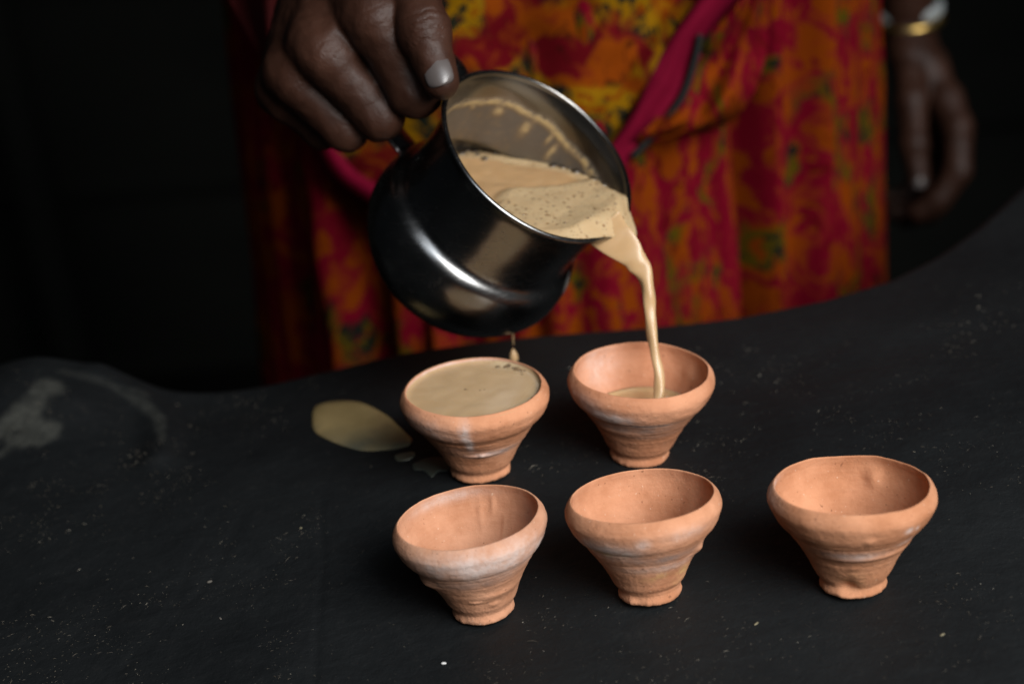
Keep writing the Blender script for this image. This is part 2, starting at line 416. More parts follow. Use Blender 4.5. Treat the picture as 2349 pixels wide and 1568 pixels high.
frows.insert(0, np.stack([xs, 0.54 + xs * 0, xs * 0.0], -1)[None])
G = np.concatenate(frows + rows, 0); nr = G.shape[0]
sf = grid_faces(nr, NX)
left = [i * NX for i in range(nr)]; right_ = [i * NX + NX - 1 for i in range(nr)]
V = G.reshape(-1, 3)
ash = np.zeros(len(V))
for pts, w, s in (([(-20, 1000), (40, 975), (85, 935), (100, 905)], 0.012, 1.0), ([(20, 1010), (90, 1000), (120, 985)], 0.010, 0.8), ([(0, 1040), (25, 1015)], 0.008, .6),
                  ([(255, 885), (330, 925), (366, 958), (372, 1005)], 0.004, 0.5), ([(150, 852), (250, 880), (330, 903)], 0.004, 0.3)):  # these two strokes paint the highlight on the hump's ridge and back edge
    pl = poly_top(pts); d = np.min([seg_dist(V[:, :2], pl[i], pl[i + 1]) for i in range(len(pl) - 1)], axis=0)
    d = d + (fbm(np.c_[V[:, :2] * 55, np.zeros(len(V))], 21, 3) - .5) * w * 1.6
    ash = np.maximum(ash, s * sstep(w, w * 0.35, d))
stove = mesh_obj('clay_stove', V, [tuple(f) for f in sf] + [tuple(left), tuple(right_[::-1])], M_STOVE, attrs=dict(ash=ash))
tag(stove, 'soot black clay stove top with a rounded wavy back edge, under the clay cups', 'stove')

# ------------------------------------------------------------------ clay cups
OUT = [(0, .385), (.008, .405), (.03, .412), (.06, .405), (.09, .402), (.125, .428), (.17, .468), (.28, .535), (.40, .620), (.50, .705), (.58, .775), (.635, .825), (.66, .862), (.70, .905), (.75, .945), (.80, .972), (.87, 1.0), (.93, .985), (.975, .95), (.995, .925), (1.0, .913)]
INN = [(.996, .901), (.96, .905), (.9, .908), (.8, .88), (.65, .79), (.5, .68), (.35, .55), (.22, .40), (.15, .28), (.125, .15), (.12, .02)]
def cup_profile():
    k = np.array([(.002, .02), (.001, .25)] + OUT + INN); c = catmull(k, 900)
    s = np.r_[0, np.cumsum(np.linalg.norm(np.diff(c, axis=0), axis=1))]
    u = np.linspace(0, s[-1], 300)
    return np.c_[np.interp(u, s, c[:, 0]), np.interp(u, s, c[:, 1])]
PROF = cup_profile(); ILIP = int(np.argmax(PROF[:, 0]))
def ang(a, b): return np.abs((a - b + np.pi) % (2 * np.pi) - np.pi)
def build_cup(key, seed, label, feats, base, bloom, smudge, ochre, ellip=(0.0, 0.0), rim_wob=0.014):
    c = CUPS[key]; R, H = c['R'], c['H']; NA = 220; NP = len(PROF)
    th = np.linspace(0, 2 * np.pi, NA, endpoint=False); TH = np.repeat(th[None], NP, 0)
    h = np.repeat(PROF[:, :1], NA, 1); r = np.repeat(PROF[:, 1:], NA, 1)
    inner = np.repeat((np.arange(NP) > ILIP)[:, None], NA, 1)
    N3 = np.stack([np.cos(TH), np.sin(TH), h * 1.4], -1).reshape(-1, 3)
    low = (fbm(N3 * 1.3 + seed * 7.1, seed, 3) - .5).reshape(NP, NA)
    mid = (fbm(N3 * np.array([2.2, 2.2, 7]) + seed * 3.3, seed + 5, 3) - .5).reshape(NP, NA)
    ringn = (vnoise(np.c_[N3[:, 0] * .5, N3[:, 1] * .5, N3[:, 2] * 22 + seed], seed + 9) - .5).reshape(NP, NA)
    r2 = r * (1 + 0.045 * low + 0.02 * mid * sstep(.9, .6, h) + ellip[0] * np.cos(2 * (TH - ellip[1])) * sstep(.3, 1, h))
    r2 = r2 + ringn * 0.006 * np.where(inner, .12, sstep(.05, .2, h) * sstep(.75, .62, h))
    # thrown grooves under the rim band
    for hh, a in ((.655, .008), (.60, .003), (.50, .004)):
        r2 = r2 - np.where(inner, 0, a * np.exp(-((h - hh - .012 * np.sin(TH + seed)) / .012) ** 2))
    for hh, a in ((.668, .009), (.628, .004), (.40, .003)):
        r2 = r2 - np.where(inner, 0, a * np.exp(-((h - hh - .006 * np.sin(TH * 1 + seed * 2) - .004 * mid) / .0055) ** 2)) * sstep(-.15, .1, low)
    wob = (fbm(np.c_[np.cos(th) * 1.4, np.sin(th) * 1.4, np.full(NA, seed * 5.)], seed + 3, 3) - .5) * 2 * rim_wob
    h2 = h + wob[None] * sstep(.7, 1, h)
    # chipped, uneven foot
    chip = (fbm(np.c_[np.cos(th) * 2.2, np.sin(th) * 2.2, np.full(NA, seed * 2.)], seed + 4, 4) - .5)
    nick = (vnoise(np.c_[np.cos(th) * 6, np.sin(th) * 6, np.full(NA, seed * 2.)], seed + 8) - .5)
    foot = np.where(inner, 0, sstep(.13, .02, h))
    r2 = r2 + foot * (chip[None] * 0.028) + np.where(inner, 0, sstep(.045, .0, h)) * nick[None] * .014
    fine = (vnoise(np.c_[N3[:, 0] * 26, N3[:, 1] * 26, N3[:, 2] * 26], seed + 6) - .5).reshape(NP, NA)
    r2 = r2 + fine * 0.006 * np.where(inner, .3, 1)
    for kind, ins, t0, h0, st, sh, amp in feats:
        g = amp * np.exp(-(ang(TH, math.radians(t0)) / st) ** 2 - ((h - h0) / sh) ** 2)
        r2 = r2 + np.where(inner == bool(ins), g, g if kind == 'both' else 0)
    X = R * r2 * np.cos(TH); Y = R * r2 * np.sin(TH); Z = H * h2
    Vv = np.stack([X, Y, Z], -1).reshape(-1, 3)
    fcs = [tuple(f) for f in grid_faces(NP, NA, True)] + [tuple(range(NA))[::-1], tuple(range((NP - 1) * NA, NP * NA))]
    pn = fbm(N3 * 3.2 + seed, seed + 30, 4).reshape(NP, NA)
    def patches(lst):
        out = np.zeros((NP, NA))
        for ins, t0, h0, st, sh, amp in lst:
            g = amp * np.exp(-(ang(TH, math.radians(t0)) / st) ** 2 - ((h - h0) / sh) ** 2)
            out = np.maximum(out, np.where(inner == bool(ins), g, 0))
        return np.clip(out * (0.35 + 1.3 * pn), 0, 1).ravel()
    m = mat_clay('terracotta_%s' % key, base, seed)
    o = mesh_obj('clay_cup', Vv, fcs, m, attrs=dict(bloom=patches(bloom), smudge=patches(smudge), ochre=patches(ochre)))
    z = Vector(c['axis']); x = Vector((1, 0, 0)); x = (x - z * x.dot(z)).normalized(); y = z.cross(x)
    o.matrix_world = Matrix(((x.x, y.x, z.x, c['loc'][0]), (x.y, y.y, z.y, c['loc'][1]), (x.z, y.z, z.z, c['loc'][2]), (0, 0, 0, 1)))
    c['mw'] = np.array(o.matrix_world); c['obj'] = o
    return tag(o, label, 'cup', 'terracotta tea cups on the stove')
CL = (0.50, 0.236, 0.130)
# theta: 0 = right, -90 = towards the camera, 90 = away
build_cup('front_left', 1, 'empty terracotta cup with a pale greyish rim band, leftmost of the front row',
          [('s', 0, -150, .50, .30, .06, .06), ('s', 0, -60, .35, .5, .05, .03), ('s', 1, 82, .72, .05, .14, -.022), ('s', 1, 70, .80, .035, .09, -.022), ('s', 1, 58, .62, .03, .12, -.015), ('s', 0, -70, .23, .12, .03, .022), ('s', 0, -95, .30, .15, .02, .018)],
          (.50, .245, .140), [(0, -80, .80, .9, .16, .95), (0, -20, .72, .5, .10, .7), (1, 110, .93, .5, .05, .6), (0, -115, .82, .25, .12, 1.0)], [(0, -100, .56, .8, .06, .7), (0, -120, .78, .2, .08, .5), (1, 25, .8, .25, .2, .5)], [], (.028, math.radians(25)), .016)
build_cup('front_mid', 2, 'empty terracotta cup with ochre scuffs and a nicked foot, middle of the front row',
          [('s', 0, -30, .52, .12, .05, .05), ('s', 0, -130, .03, .16, .05, .03), ('s', 1, 40, .7, .12, .2, -.02), ('s', 0, -50, .14, .8, .03, -.02)],
          (.50, .232, .126), [(0, -130, .70, .5, .09, .9), (0, -95, .80, .1, .05, .8), (0, -60, .84, .3, .06, .45), (0, -80, .45, .8, .05, .4)], [(0, -75, .57, .8, .05, .8), (0, -130, .72, .4, .08, .4)],
          [(0, -40, .28, .25, .09, .9), (0, -85, .35, .3, .05, .5), (0, -140, .66, .4, .03, .8)], (.02, 0), .010)
build_cup('front_right', 3, 'largest empty terracotta cup, dented low on its front, rightmost of the cups',
          [('s', 0, -108, .13, .30, .09, -.085), ('s', 0, -105, .02, .35, .03, .03), ('s', 0, -88, .745, .055, .035, .022), ('s', 1, 62, .80, .13, .08, -.06), ('s', 0, -75, .50, .9, .03, .03), ('s', 0, -70, .55, .03, .06, .012), ('s', 0, -100, .38, .10, .03, .012), ('s', 0, -120, .42, .2, .04, -.015)],
          (.475, .216, .113), [(1, 176, .97, .35, .03, .8), (0, 178, .93, .35, .06, .6), (0, -58, .80, .05, .03, 1.3), (0, -50, .79, .025, .018, 1.4), (0, -95, .55, .4, .04, .5), (0, -45, .62, .25, .03, .6)], [(0, -110, .54, .5, .05, .5), (0, 170, .78, .5, .1, .35)], [(0, -100, .2, .4, .1, .25)], (.022, math.radians(-12)), .026)
build_cup('back_left', 4, 'terracotta cup brim full of milky tea, with a spilled streak down its front',
          [('s', 0, -85, .42, .3, .02, .03), ('s', 0, -20, .9, .15, .2, .02), ('s', 0, -85, .44, .06, .02, .03)],
          np.array(CL) * (1.02, .97, .92), [(0, -99, .82, .08, .12, 1.1), (0, -97, .64, .06, .12, 1.2), (0, -75, .44, .6, .04, .7), (0, -130, .80, .5, .12, .35), (1, 110, .97, 1.2, .03, .9)], [(0, -110, .52, .5, .05, .5), (0, -60, .42, .5, .04, .5)], [], (.01, .5), .012)
build_cup('back_right', 5, 'terracotta cup being filled by the pouring tea, chalky smear on its left front',
          [('s', 1, 35, .75, .12, .1, -.03), ('s', 0, -120, .5, .5, .04, .02)],
          np.array(CL) * (1.0, .95, .92), [(0, -125, .74, .35, .07, 1.1), (0, -150, .80, .3, .1, .7), (0, -90, .66, .5, .03, .6), (1, 130, .85, .35, .25, .5)], [(0, -110, .57, .9, .06, .8), (0, -80, .47, .8, .03, .5)], [], (.012, .2), .008)

# ------------------------------------------------------------------ tea in the cups
def cup_pt(key, x, y, z):
    c = CUPS[key]; return c['mw'][:3, :3] @ np.array([x * c['R'], y * c['R'], z * c['H']]) + c['loc']
def inner_r(h): 
    k = np.array(INN)[::-1]; return np.interp(h, k[:, 0], k[:, 1])
def cup_tea(key, level, name, label, mat, foam_spots):
    c = CUPS[key]; NA = 128
    th = np.linspace(0, 2 * np.pi, NA, endpoint=False); rings = []
    ctr = cup_pt(key, 0, 0, level); rad = inner_r(level) * c['R'] * 1.0
    rr = [1.03, 1.0, .985, .97, .94] + list(np.linspace(.9, .05, 30))
    for q in rr:
        rise = 0.0009 * max(0, (q - .93) / .07) ** 2
        rings.append(np.stack([ctr[0] + q * rad * np.cos(th), ctr[1] + q * rad * np.sin(th), np.full(NA, ctr[2] + rise)], -1))
    low_r = []
    for f in (.15, .4, .75):
        cc = cup_pt(key, 0, 0, level * (1 - f) + .16 * f); q = inner_r(level * (1 - f) + .16 * f) * c['R']
        low_r.append(np.stack([cc[0] + q * np.cos(th), cc[1] + q * np.sin(th), np.full(NA, cc[2])], -1))
    allr = low_r[::-1] + rings; V = np.concatenate(allr); n = len(allr)
    V[:, 2] += np.r_[np.zeros(NA * 3), (vnoise(V[NA * 3:] * 140, 3) - .5) * .0003]
    fm = np.zeros(len(V)); pr = V[NA * 3:]; rel = (pr - ctr) / rad; d = np.linalg.norm(rel[:, :2], axis=1); a = np.arctan2(rel[:, 1], rel[:, 0])
    for t0, st, r0, sr, amp in foam_spots:
        fm[NA * 3:] = np.maximum(fm[NA * 3:], amp * np.exp(-(ang(a, math.radians(t0)) / st) ** 2 - ((d - r0) / sr) ** 2))
    ctr_o = ctr.copy(); fcs = [tuple(f) for f in grid_faces(n, NA, True)] + [tuple(range(NA))[::-1], tuple(range((n - 1) * NA, n * NA))]
    o = mesh_obj(name, V - ctr_o, fcs, mat, attrs=dict(foam=fm)); o.location = ctr_o
    tag(o, label, 'tea'); return o, ctr, rad
tea1, tc1, tr1 = cup_tea('back_left', .945, 'tea', 'milky brown tea filling the left cup of the back row to the brim', M_TEACUP,
                         [(58, .28, .93, .12, 1.), (-35, .35, .93, .07, 1.), (-90, .6, .96, .035, .8)])
tea2, tc2, tr2 = cup_tea('back_right', .50, 'tea', 'shallow milky tea at the bottom of the cup under the stream', M_TEA, [])

def bubbles(parent, pts, radii, mat, name='froth_and_glints', flat=.55):
    """small dome bubbles resting on a liquid"""
    Vs, Fs, k = [], [], 0
    for p, r in zip(pts, radii):
        n, m = 10, 4
        ring = []
        for j in range(m + 1):
            b = j / m * math.pi / 2
            for i in range(n): ring.append((p[0] + r * math.cos(b) * math.cos(i * 2 * math.pi / n), p[1] + r * math.cos(b) * math.sin(i * 2 * math.pi / n), p[2] - r * .15 + r * flat * math.sin(b)))
        Vs += ring
        for j in range(m):
            for i in range(n):
                Fs.append((k + j * n + i, k + j * n + (i + 1) % n, k + (j + 1) * n + (i + 1) % n, k + (j + 1) * n + i))
        k += n * (m + 1)
    o = mesh_obj(name, Vs, Fs, mat, parent); o['kind'] = 'stuff'
    o.matrix_parent_inverse = Matrix.Translation(-Vector(parent.location))
    return o
_t = NT('bubble_film'); M_BUB = _t.set(Base_Color=(0.17, 0.105, 0.052), Roughness=0.06, Specular_IOR_Level=0.6, Alpha=0.55)
def scatter_bub(ctr, rad, specs):
    P_, R_ = [], []
    for t0, st, r0, sr, n, s0 in specs:
        for _ in range(n):
            a = math.radians(t0) + rng.normal() * st; q = min(.985, r0 + rng.normal() * sr)
            P_.append((ctr[0] + q * rad * math.cos(a), ctr[1] + q * rad * math.sin(a), ctr[2])); R_.append(s0 * rng.uniform(.5, 1.5))
    return P_, R_
bubbles(tea1, *scatter_bub(tc1, tr1, [(55, .22, .92, .05, 16, .0011), (30, .3, .965, .012, 22, .0005), (-40, .22, .94, .03, 26, .0006), (-90, .5, .975, .01, 30, .0004), (150, .05, .12, .02, 2, .0006), (10, .05, .13, .02, 2, .0004)]), M_BUB)

t_ = NT('glint_bubble'); M_GLINT = t_.set(Base_Color=(0.62, 0.52, 0.44), Roughness=0.12, Specular_IOR_Level=0.6)  # pale colour painted in for white reflections on the shallow tea
_bp, _br = [], []
for x, y, r in ((1424, 896, 1.3), (1436, 893, 1.5), (1447, 892, 1.0), (1461, 892, 1.6), (1472, 894, 1.1), (1412, 900, .9), (1530, 912, .9)):
    v_ = P(x, y, 1.) - CAM; p_ = CAM + v_ * ((tc2[2] - CAM[2]) / v_[2]); _bp.append(p_); _br.append(r * .0009)
bubbles(tea2, _bp, _br, M_GLINT)  # small pale domes set where the tea surface glints

# ------------------------------------------------------------------ steel jug
JD = 0.974
JC = P(1235, 355, JD)                                # centre of the mouth
_a = np.array([0.51, 0.567, 0.646]); _a /= np.linalg.norm(_a)
JA = _a[0] * CR + _a[1] * CU + _a[2] * CB            # axis, base -> mouth
UP = np.array([0, 0, 1.0])
_l = -(UP - JA * UP.dot(JA)); JL = _l / np.linalg.norm(_l)   # lowest rim direction = spout
JM = np.cross(JA, JL)
JR = 247 * JD / FPX
_px = lambda v: np.array([v @ CR, -(v @ CU)])
SPOUT = 0.15 if (_px(JM) @ np.array([.669, -.743])) > 0 else -0.15   # the lip sits a little past the lowest point
JPROF = [(0, 1.0), (.003, .975), (.008, .945), (.016, .925), (.028, .910), (.039, .902), (.0436, .904), (.0458, .912), (.0478, .936), (.0499, .980), (.0524, 1.014), (.0562, 1.038), (.0608, 1.053), (.0660, 1.058), (.073, 1.044), (.080, 1.0), (.088, .91), (.096, .78), (.101, .64), (.1035, .5), (.1042, .3), (.1045, .01)]
jp = np.array(JPROF)
def jr(s): return pchip(jp[:, 0], jp[:, 1] * JR, np.clip(s, 0, .1044))
def spout_add(s, th):
    g = np.exp(-(ang(th, SPOUT) / 0.17) ** 2)
    return 0.0070 * g * np.clip(1 - s / .013, 0, 1) ** 1.5
def jpt(r, s, th): return (r * math.cos(th) * JL + r * math.sin(th) * JM - s * JA)
jug = thing('steel_jug', 'small round bellied steel jug tilted in the hand, pouring milky tea', 'jug', tuple(JC))
NA = 288; th = np.linspace(0, 2 * np.pi, NA, endpoint=False)
ss_out = np.r_[np.linspace(0.0012, .035, 30), np.linspace(.036, .064, 46), np.linspace(.065, .098, 36), np.linspace(.0985, .1044, 18)]
rows, inn, srow = [], [], []
TH_ = .0009
for s in ss_out[::-1]: rows.append((jr(s) if s < .10435 else .01 * JR, s, 0))
for a in np.linspace(-80, 170, 13):                  # rolled rim bead
    a = math.radians(a); rows.append((JR + .0001 + .0013 * math.cos(a), .0002 - .0013 * math.sin(a), 0 if a < 1.6 else 1))
for s in np.r_[np.linspace(.0008, .035, 34), np.linspace(.036, .060, 30), np.linspace(.061, .1030, 40)]: rows.append((max(jr(s) - TH_, .002), s, 1))
VJ = []; 
for r, s, ii in rows:
    rr = r + spout_add(max(s, 0), th); dent = (vnoise(np.c_[np.cos(th) * 2, np.sin(th) * 2, np.full(NA, s * 40)], 12) - .5) * .0006
    rr = rr + dent
    sh = .004 * np.exp(-(ang(th, SPOUT) / 0.2) ** 2) * sstep(.02, 0, s)      # the lip dips a little
    VJ.append(rr[:, None] * (np.cos(th)[:, None] * JL + np.sin(th)[:, None] * JM) - (s + 0 * th - sh * -0.2)[:, None] * JA)
VJ = np.concatenate(VJ); fj = grid_faces(len(rows), NA, True)
fj = [tuple(f) for f in fj] + [tuple(range(NA))[::-1]]
ii = np.array([r[2] for r in rows]); midx = np.r_[np.repeat(np.maximum(ii[:-1], ii[1:]) * (ii[:-1]), NA), 0]
sarr = np.repeat([r[1] for r in rows], NA); tarr = np.tile(th, len(rows))
nz = fbm(np.c_[np.cos(tarr) * 5, np.sin(tarr) * 5, sarr * 90], 44, 4)
nf = fbm(np.c_[np.cos(tarr) * 16, np.sin(tarr) * 16, sarr * 300], 45, 4)
s_line = .0165 + .004 * (fbm(np.c_[np.cos(tarr) * 3, np.sin(tarr) * 3, 0 * tarr], 46, 3) - .5)
crust = np.exp(-((sarr - s_line) / (.0011 + .0022 * nz)) ** 2) * (.35 + .65 * sstep(.25, .5, nf)) * 1.2
for t0, s0, st, ssd in ((118, .024, .05, .006), (96, .027, .03, .006), (160, .021, .03, .002), (140, .022, .06, .003), (102, .022, .02, .004)):
    crust = np.maximum(crust, np.exp(-(ang(tarr, math.radians(t0)) / st) ** 2 - ((sarr - s0) / ssd) ** 2) * 1.2)
crust = np.maximum(crust, sstep(.60, .72, nf) * sstep(.014, .018, sarr) * .16)
film = sstep(.0155, .019, sarr) * (.5 + .6 * nz)
_rel = VJ + JC - CAM; _dp = -(_rel @ CB); _pp = np.stack([PW / 2 + FPX * (_rel @ CR) / _dp, PH / 2 - FPX * (_rel @ CU) / _dp], 1)
_near = _dp < (JD + .04) ; smear = np.zeros(len(VJ))
for line, w in (([(1322, 600), (1312, 632), (1303, 660), (1296, 690)], 9),):   # dried milk on the belly
    ln = np.array(line, float); smear = np.maximum(smear, sstep(1.3, .4, np.min([seg_dist(_pp, ln[i], ln[i + 1]) for i in range(len(ln) - 1)], 0) / w) * _near)
jb = mesh_obj('jug_body', VJ, fj, None, jug, mats=[M_STEEL, M_STEELIN], mat_idx=midx, attrs=dict(film=np.clip(film, 0, 1), crust=np.clip(crust, 0, 1), smear=smear))

# tea inside: level surface meeting the wall, sliding down to the lip
lvl = (JC + JR * (math.cos(math.radians(36)) * JL))[2]
LIP = JC + JR * JL
def level(x, y):
    """the sloshing surface stands a little higher away from the lip"""
    h_ = np.array([JL[0], JL[1]]); h_ = h_ / np.linalg.norm(h_); return lvl + .10 * np.maximum(0, -((x - LIP[0]) * h_[0] + (y - LIP[1]) * h_[1]) - .022)
def tea_z(x, y):
    """height of tea at world x,y : the level, or just over the rim plane near the lip"""
    zr = JC[2] - (JA[0] * (x - JC[0]) + JA[1] * (y - JC[1])) / JA[2] + .0006 + .0016 * np.exp(-(((x - LIP[0]) ** 2 + (y - LIP[1]) ** 2) / .018 ** 2))
    lv = level(x, y); k = .002; hh = np.clip(.5 + .5 * (zr - lv) / k, 0, 1)
    return zr * (1 - hh) + lv * hh - k * hh * (1 - hh)
def inside(p):
    d = p - JC; s = -(d @ JA); q = d + np.outer(s, JA); r = np.linalg.norm(q, axis=1); t = np.arctan2(q @ JM, q @ JL)
    lim = jr(np.maximum(s, 0)) - TH_ + spout_add(np.maximum(s, 0), t) + .0036 * np.exp(-(ang(t, SPOUT) / .30) ** 2) * (s < .002)
    return (r < lim) & (s < .102)
c0 = JC - .030 * JA; c0 = np.array([c0[0], c0[1], 0]) + np.array([JL[0], JL[1], 0]) * .004
NP_ = 200; ph = np.linspace(0, 2 * np.pi, NP_, endpoint=False); rad = np.zeros(NP_)
test = np.linspace(0, .12, 600)
for i, a in enumerate(ph):
    x = c0[0] + test * math.cos(a); y = c0[1] + test * math.sin(a)
    ok = inside(np.stack([x, y, tea_z(x, y)], 1)); bad = np.where(~ok)[0]; rad[i] = test[bad[0]] if len(bad) else .1
NRr = 60; q = np.linspace(0.01, 1, NRr)[::-1]
X = c0[0] + q[:, None] * rad * np.cos(ph); Y = c0[1] + q[:, None] * rad * np.sin(ph); Zt = tea_z(X, Y)
pw = np.stack([X, Y, Zt], -1).reshape(-1, 3)
rel = pw - JC; ul = rel @ JL / JR; um = rel @ JM / JR
# the froth: bubbly tongue near the lip and a rim of bubbles along the back wall; bare tea between
edge = np.repeat(q[:, None], NP_, 1).ravel()
nn = fbm(pw * 60, 71, 3)
def on_level(x, y):
    v = P(x, y, 1.) - CAM; z = lvl
    for _ in range(6):
        p = CAM + v * ((z - CAM[2]) / v[2]); z = float(level(p[0], p[1]))
    return p[:2]
tongue = np.array([on_level(*q_) for q_ in ((1134, 474), (1141, 452), (1166, 438), (1215, 433), (1273, 428), (1345, 420), (1425, 402))])
def left_of(pts, line):
    """signed distance to an open polyline, positive on the camera side"""
    best = np.full(len(pts), 9.); sgn = np.zeros(len(pts))
    for i in range(len(line) - 1):
        a_, b_ = line[i], line[i + 1]; d_ = seg_dist(pts, a_, b_); cr = (b_[0] - a_[0]) * (pts[:, 1] - a_[1]) - (b_[1] - a_[1]) * (pts[:, 0] - a_[0])
        m = d_ < best; best = np.where(m, d_, best); sgn = np.where(m, -np.sign(cr), sgn)
    return best * sgn
sd = left_of(pw[:, :2], tongue) + (nn - .5) * .008
back = sstep(.80, .88, edge + .09 * (nn - .5)) * sstep(.02, -.01, (rel @ CB))
foam = np.maximum(sstep(-.001, .006, sd), back)
pw[:, 2] += ((fbm(pw * 45, 72, 3) - .5) * .0025 + .0032 * sstep(-.003, .008, sd)) * sstep(1.0, .88, edge)
low = pw[:NP_] * .90 + np.array([c0[0], c0[1], 0]) * .10; low[:, 2] = pw[:NP_, 2] - .003
VT = np.vstack([low, pw]); foamA = np.r_[np.zeros(NP_), foam]
to = mesh_obj('tea', VT - JC, [tuple(f) for f in grid_faces(NRr + 1, NP_, True)] + [tuple(range(NRr * NP_, (NRr + 1) * NP_))], M_TEAFOAM, attrs=dict(foam=foamA))
to.location = JC; tag(to, 'frothy milky tea inside the tilted steel jug', 'tea')
bp_, br_ = [], []
for x, y, r in ((1058, 336, 1.7), (1072, 330, 1.2), (1088, 332, 1.3), (1112, 330, 1.3), (1128, 324, 1.0), (1148, 336, 1.5), (1162, 331, 1.3), (1195, 338, 2.2), (1267, 366, 1.3), (1290, 368, 1.4), (1320, 379, 1.7),
                (1360, 396, 1.5), (1112, 349, 1.3), (1178, 342, 1.0), (1340, 384, 1.0), (1385, 408, 1.2), (1240, 352, 1.0), (1255, 356, .8), (1305, 372, .9), (1400, 420, 1.2), (1412, 436, 1.0), (1096, 340, .9), (1136, 338, .8)):
    g_ = on_level(x, y + 15); p = np.array([g_[0], g_[1], float(tea_z(np.array([g_[0]]), np.array([g_[1]]))[0]) + .0004]); bp_.append(p); br_.append(r * .0016)
_t = NT('dark_bubble'); M_BUBD = _t.set(Base_Color=(0.035, 0.022, 0.012), Roughness=0.06, Specular_IOR_Level=0.7, Alpha=0.85)
bubbles(to, bp_, br_, M_BUBD); bp_, br_ = [], []
for _ in range(140):                                 # fine froth bubbles over the tongue
    i = rng.integers(0, len(pw)); p = pw[i]
    if foam[i] > .8 and edge[i] > .25 and edge[i] < .95: bp_.append(p.copy()); br_.append(rng.uniform(.0004, .0010))
bubbles(to, bp_, br_, M_BUB)

# handle: flat strap from the rim, out and down to the shoulder
def hp(r, s): return -r * JL - s * JA
hk = catmull([hp(JR * .99, .004), hp(JR * 1.15, .0005), hp(JR * 1.42, .003), hp(JR * 1.62, .016), hp(JR * 1.68, .032), hp(JR * 1.60, .046), hp(JR * 1.36, .055), hp(JR * 1.04, .057)], 60)
VH = []; 
tn = np.gradient(hk, axis=0); tn /= np.linalg.norm(tn, axis=1)[:, None]
for p, t in zip(hk, tn):
    n = np.cross(t, JM)
    w, e = .0078, .0011
    for a, b in ((-1, -.4), (-.85, -1), (.85, -1), (1, -.4), (1, .4), (.85, 1), (-.85, 1), (-1, .4)): VH.append(p + a * w * JM + b * e * n)
fh = [tuple(f) for f in grid_faces(60, 8, True)] + [tuple(range(8)), tuple(range(59 * 8, 60 * 8))]
mesh_obj('handle', VH, fh, M_STEEL, jug)

# ------------------------------------------------------------------ stream, drip, puddles
LR = [((1342, 546), (1426, 490)), ((1376, 567), (1452, 533)), ((1412, 587), (1477, 577)), ((1434, 603), (1486, 597)), ((1451, 619), (1492, 615)), ((1466, 645), (1499, 643)), ((1474, 682), (1505, 682)), ((1480, 724), (1502, 718)),
      ((1483.5, 770), (1508, 764)), ((1493, 812), (1514, 818)), ((1501, 850), (1521, 857)), ((1500, 888), (1525, 892)), ((1497, 922), (1522, 922)), ((1496, 945), (1522, 945))]
lip_d = JD - (JL @ CB) * JR
end_d = -(tc2 - CAM) @ CB - .003
cen, hw = [], []
for k, (l, r) in enumerate(LR):
    mx, y = (l[0] + r[0]) / 2, (l[1] + r[1]) / 2; v_ = P(mx, y, 1.) - CAM; f = np.clip((y - 540) / 390, 0, 1); d = lip_d * (1 - f) + end_d * f
    if k == 0: d = ((JC - .0008 * JA - CAM) @ JA) / (v_ @ JA)
    else: d -= .003 * max(0, 1 - k / 7)
    cen.append(P((l[0] + r[0]) / 2, y, d)); hw.append((math.dist(l, r) / 2 * d / FPX))
cc = catmull(np.c_[np.array(cen), np.array(hw)], 110); path, hw = cc[:, :3], cc[:, 3]
Tn = np.gradient(path, axis=0); Tn /= np.linalg.norm(Tn, axis=1)[:, None]
VS = []; n = 28
for i in range(110):
    f = i / 109
    view = path[i] - CAM; view /= np.linalg.norm(view)
    side = np.cross(Tn[i], view); side /= np.linalg.norm(side); dep = np.cross(side, Tn[i])
    a = np.linspace(0, 2 * np.pi, n, endpoint=False)
    thick = hw[i] * (0.10 + 0.72 * sstep(.08, .5, np.array([f]))[0])
    rip = 1 + .15 * np.sin(2 * a + f * 26) * sstep(.06, .3, np.array([f]))[0] * (1 - f * .5) + .05 * np.sin(3 * a - f * 31)
    VS.append(path[i] + (hw[i] * np.cos(a) * rip)[:, None] * side + (thick * np.sin(a) * rip)[:, None] * dep)
VS = np.concatenate(VS); so = P(1485, 680, lip_d)
st = mesh_obj('tea_stream', VS - so, [tuple(f) for f in grid_faces(110, n, True)] + [tuple(range(n)), tuple(range(109 * n, 110 * n))], M_TEA)
st.location = so; tag(st, 'twisting stream of milky tea falling from the jug lip into a cup', 'tea')

bot = P(1175, 752, JD + .05)
dk = catmull(np.c_[np.array([bot, bot + [0, 0, -.004], bot + [0, 0, -.010]]), [.0008, .0005, .0002]], 12)
V_, F_ = tube(dk[:, :3] - bot, dk[:, 3], 10)
o = mesh_obj('tea_drip', V_, F_, M_TEA); o.location = bot; tag(o, 'thin drip of tea hanging from the underside of the jug', 'tea drip')
dr = P(1178, 815, JD + .055)
dk = [(0, .0002), (.0016, .0012), (.0035, .0021), (.0056, .0025), (.0075, .0019), (.0085, .0003)]
V_, F_ = tube([np.array([0, 0, .004 - z]) for z, r in dk], [r for z, r in dk], 14)
o = mesh_obj('tea_drop', V_, F_, M_TEA); o.location = dr; tag(o, 'falling drop of tea above the rim of the brim full cup', 'tea drop')

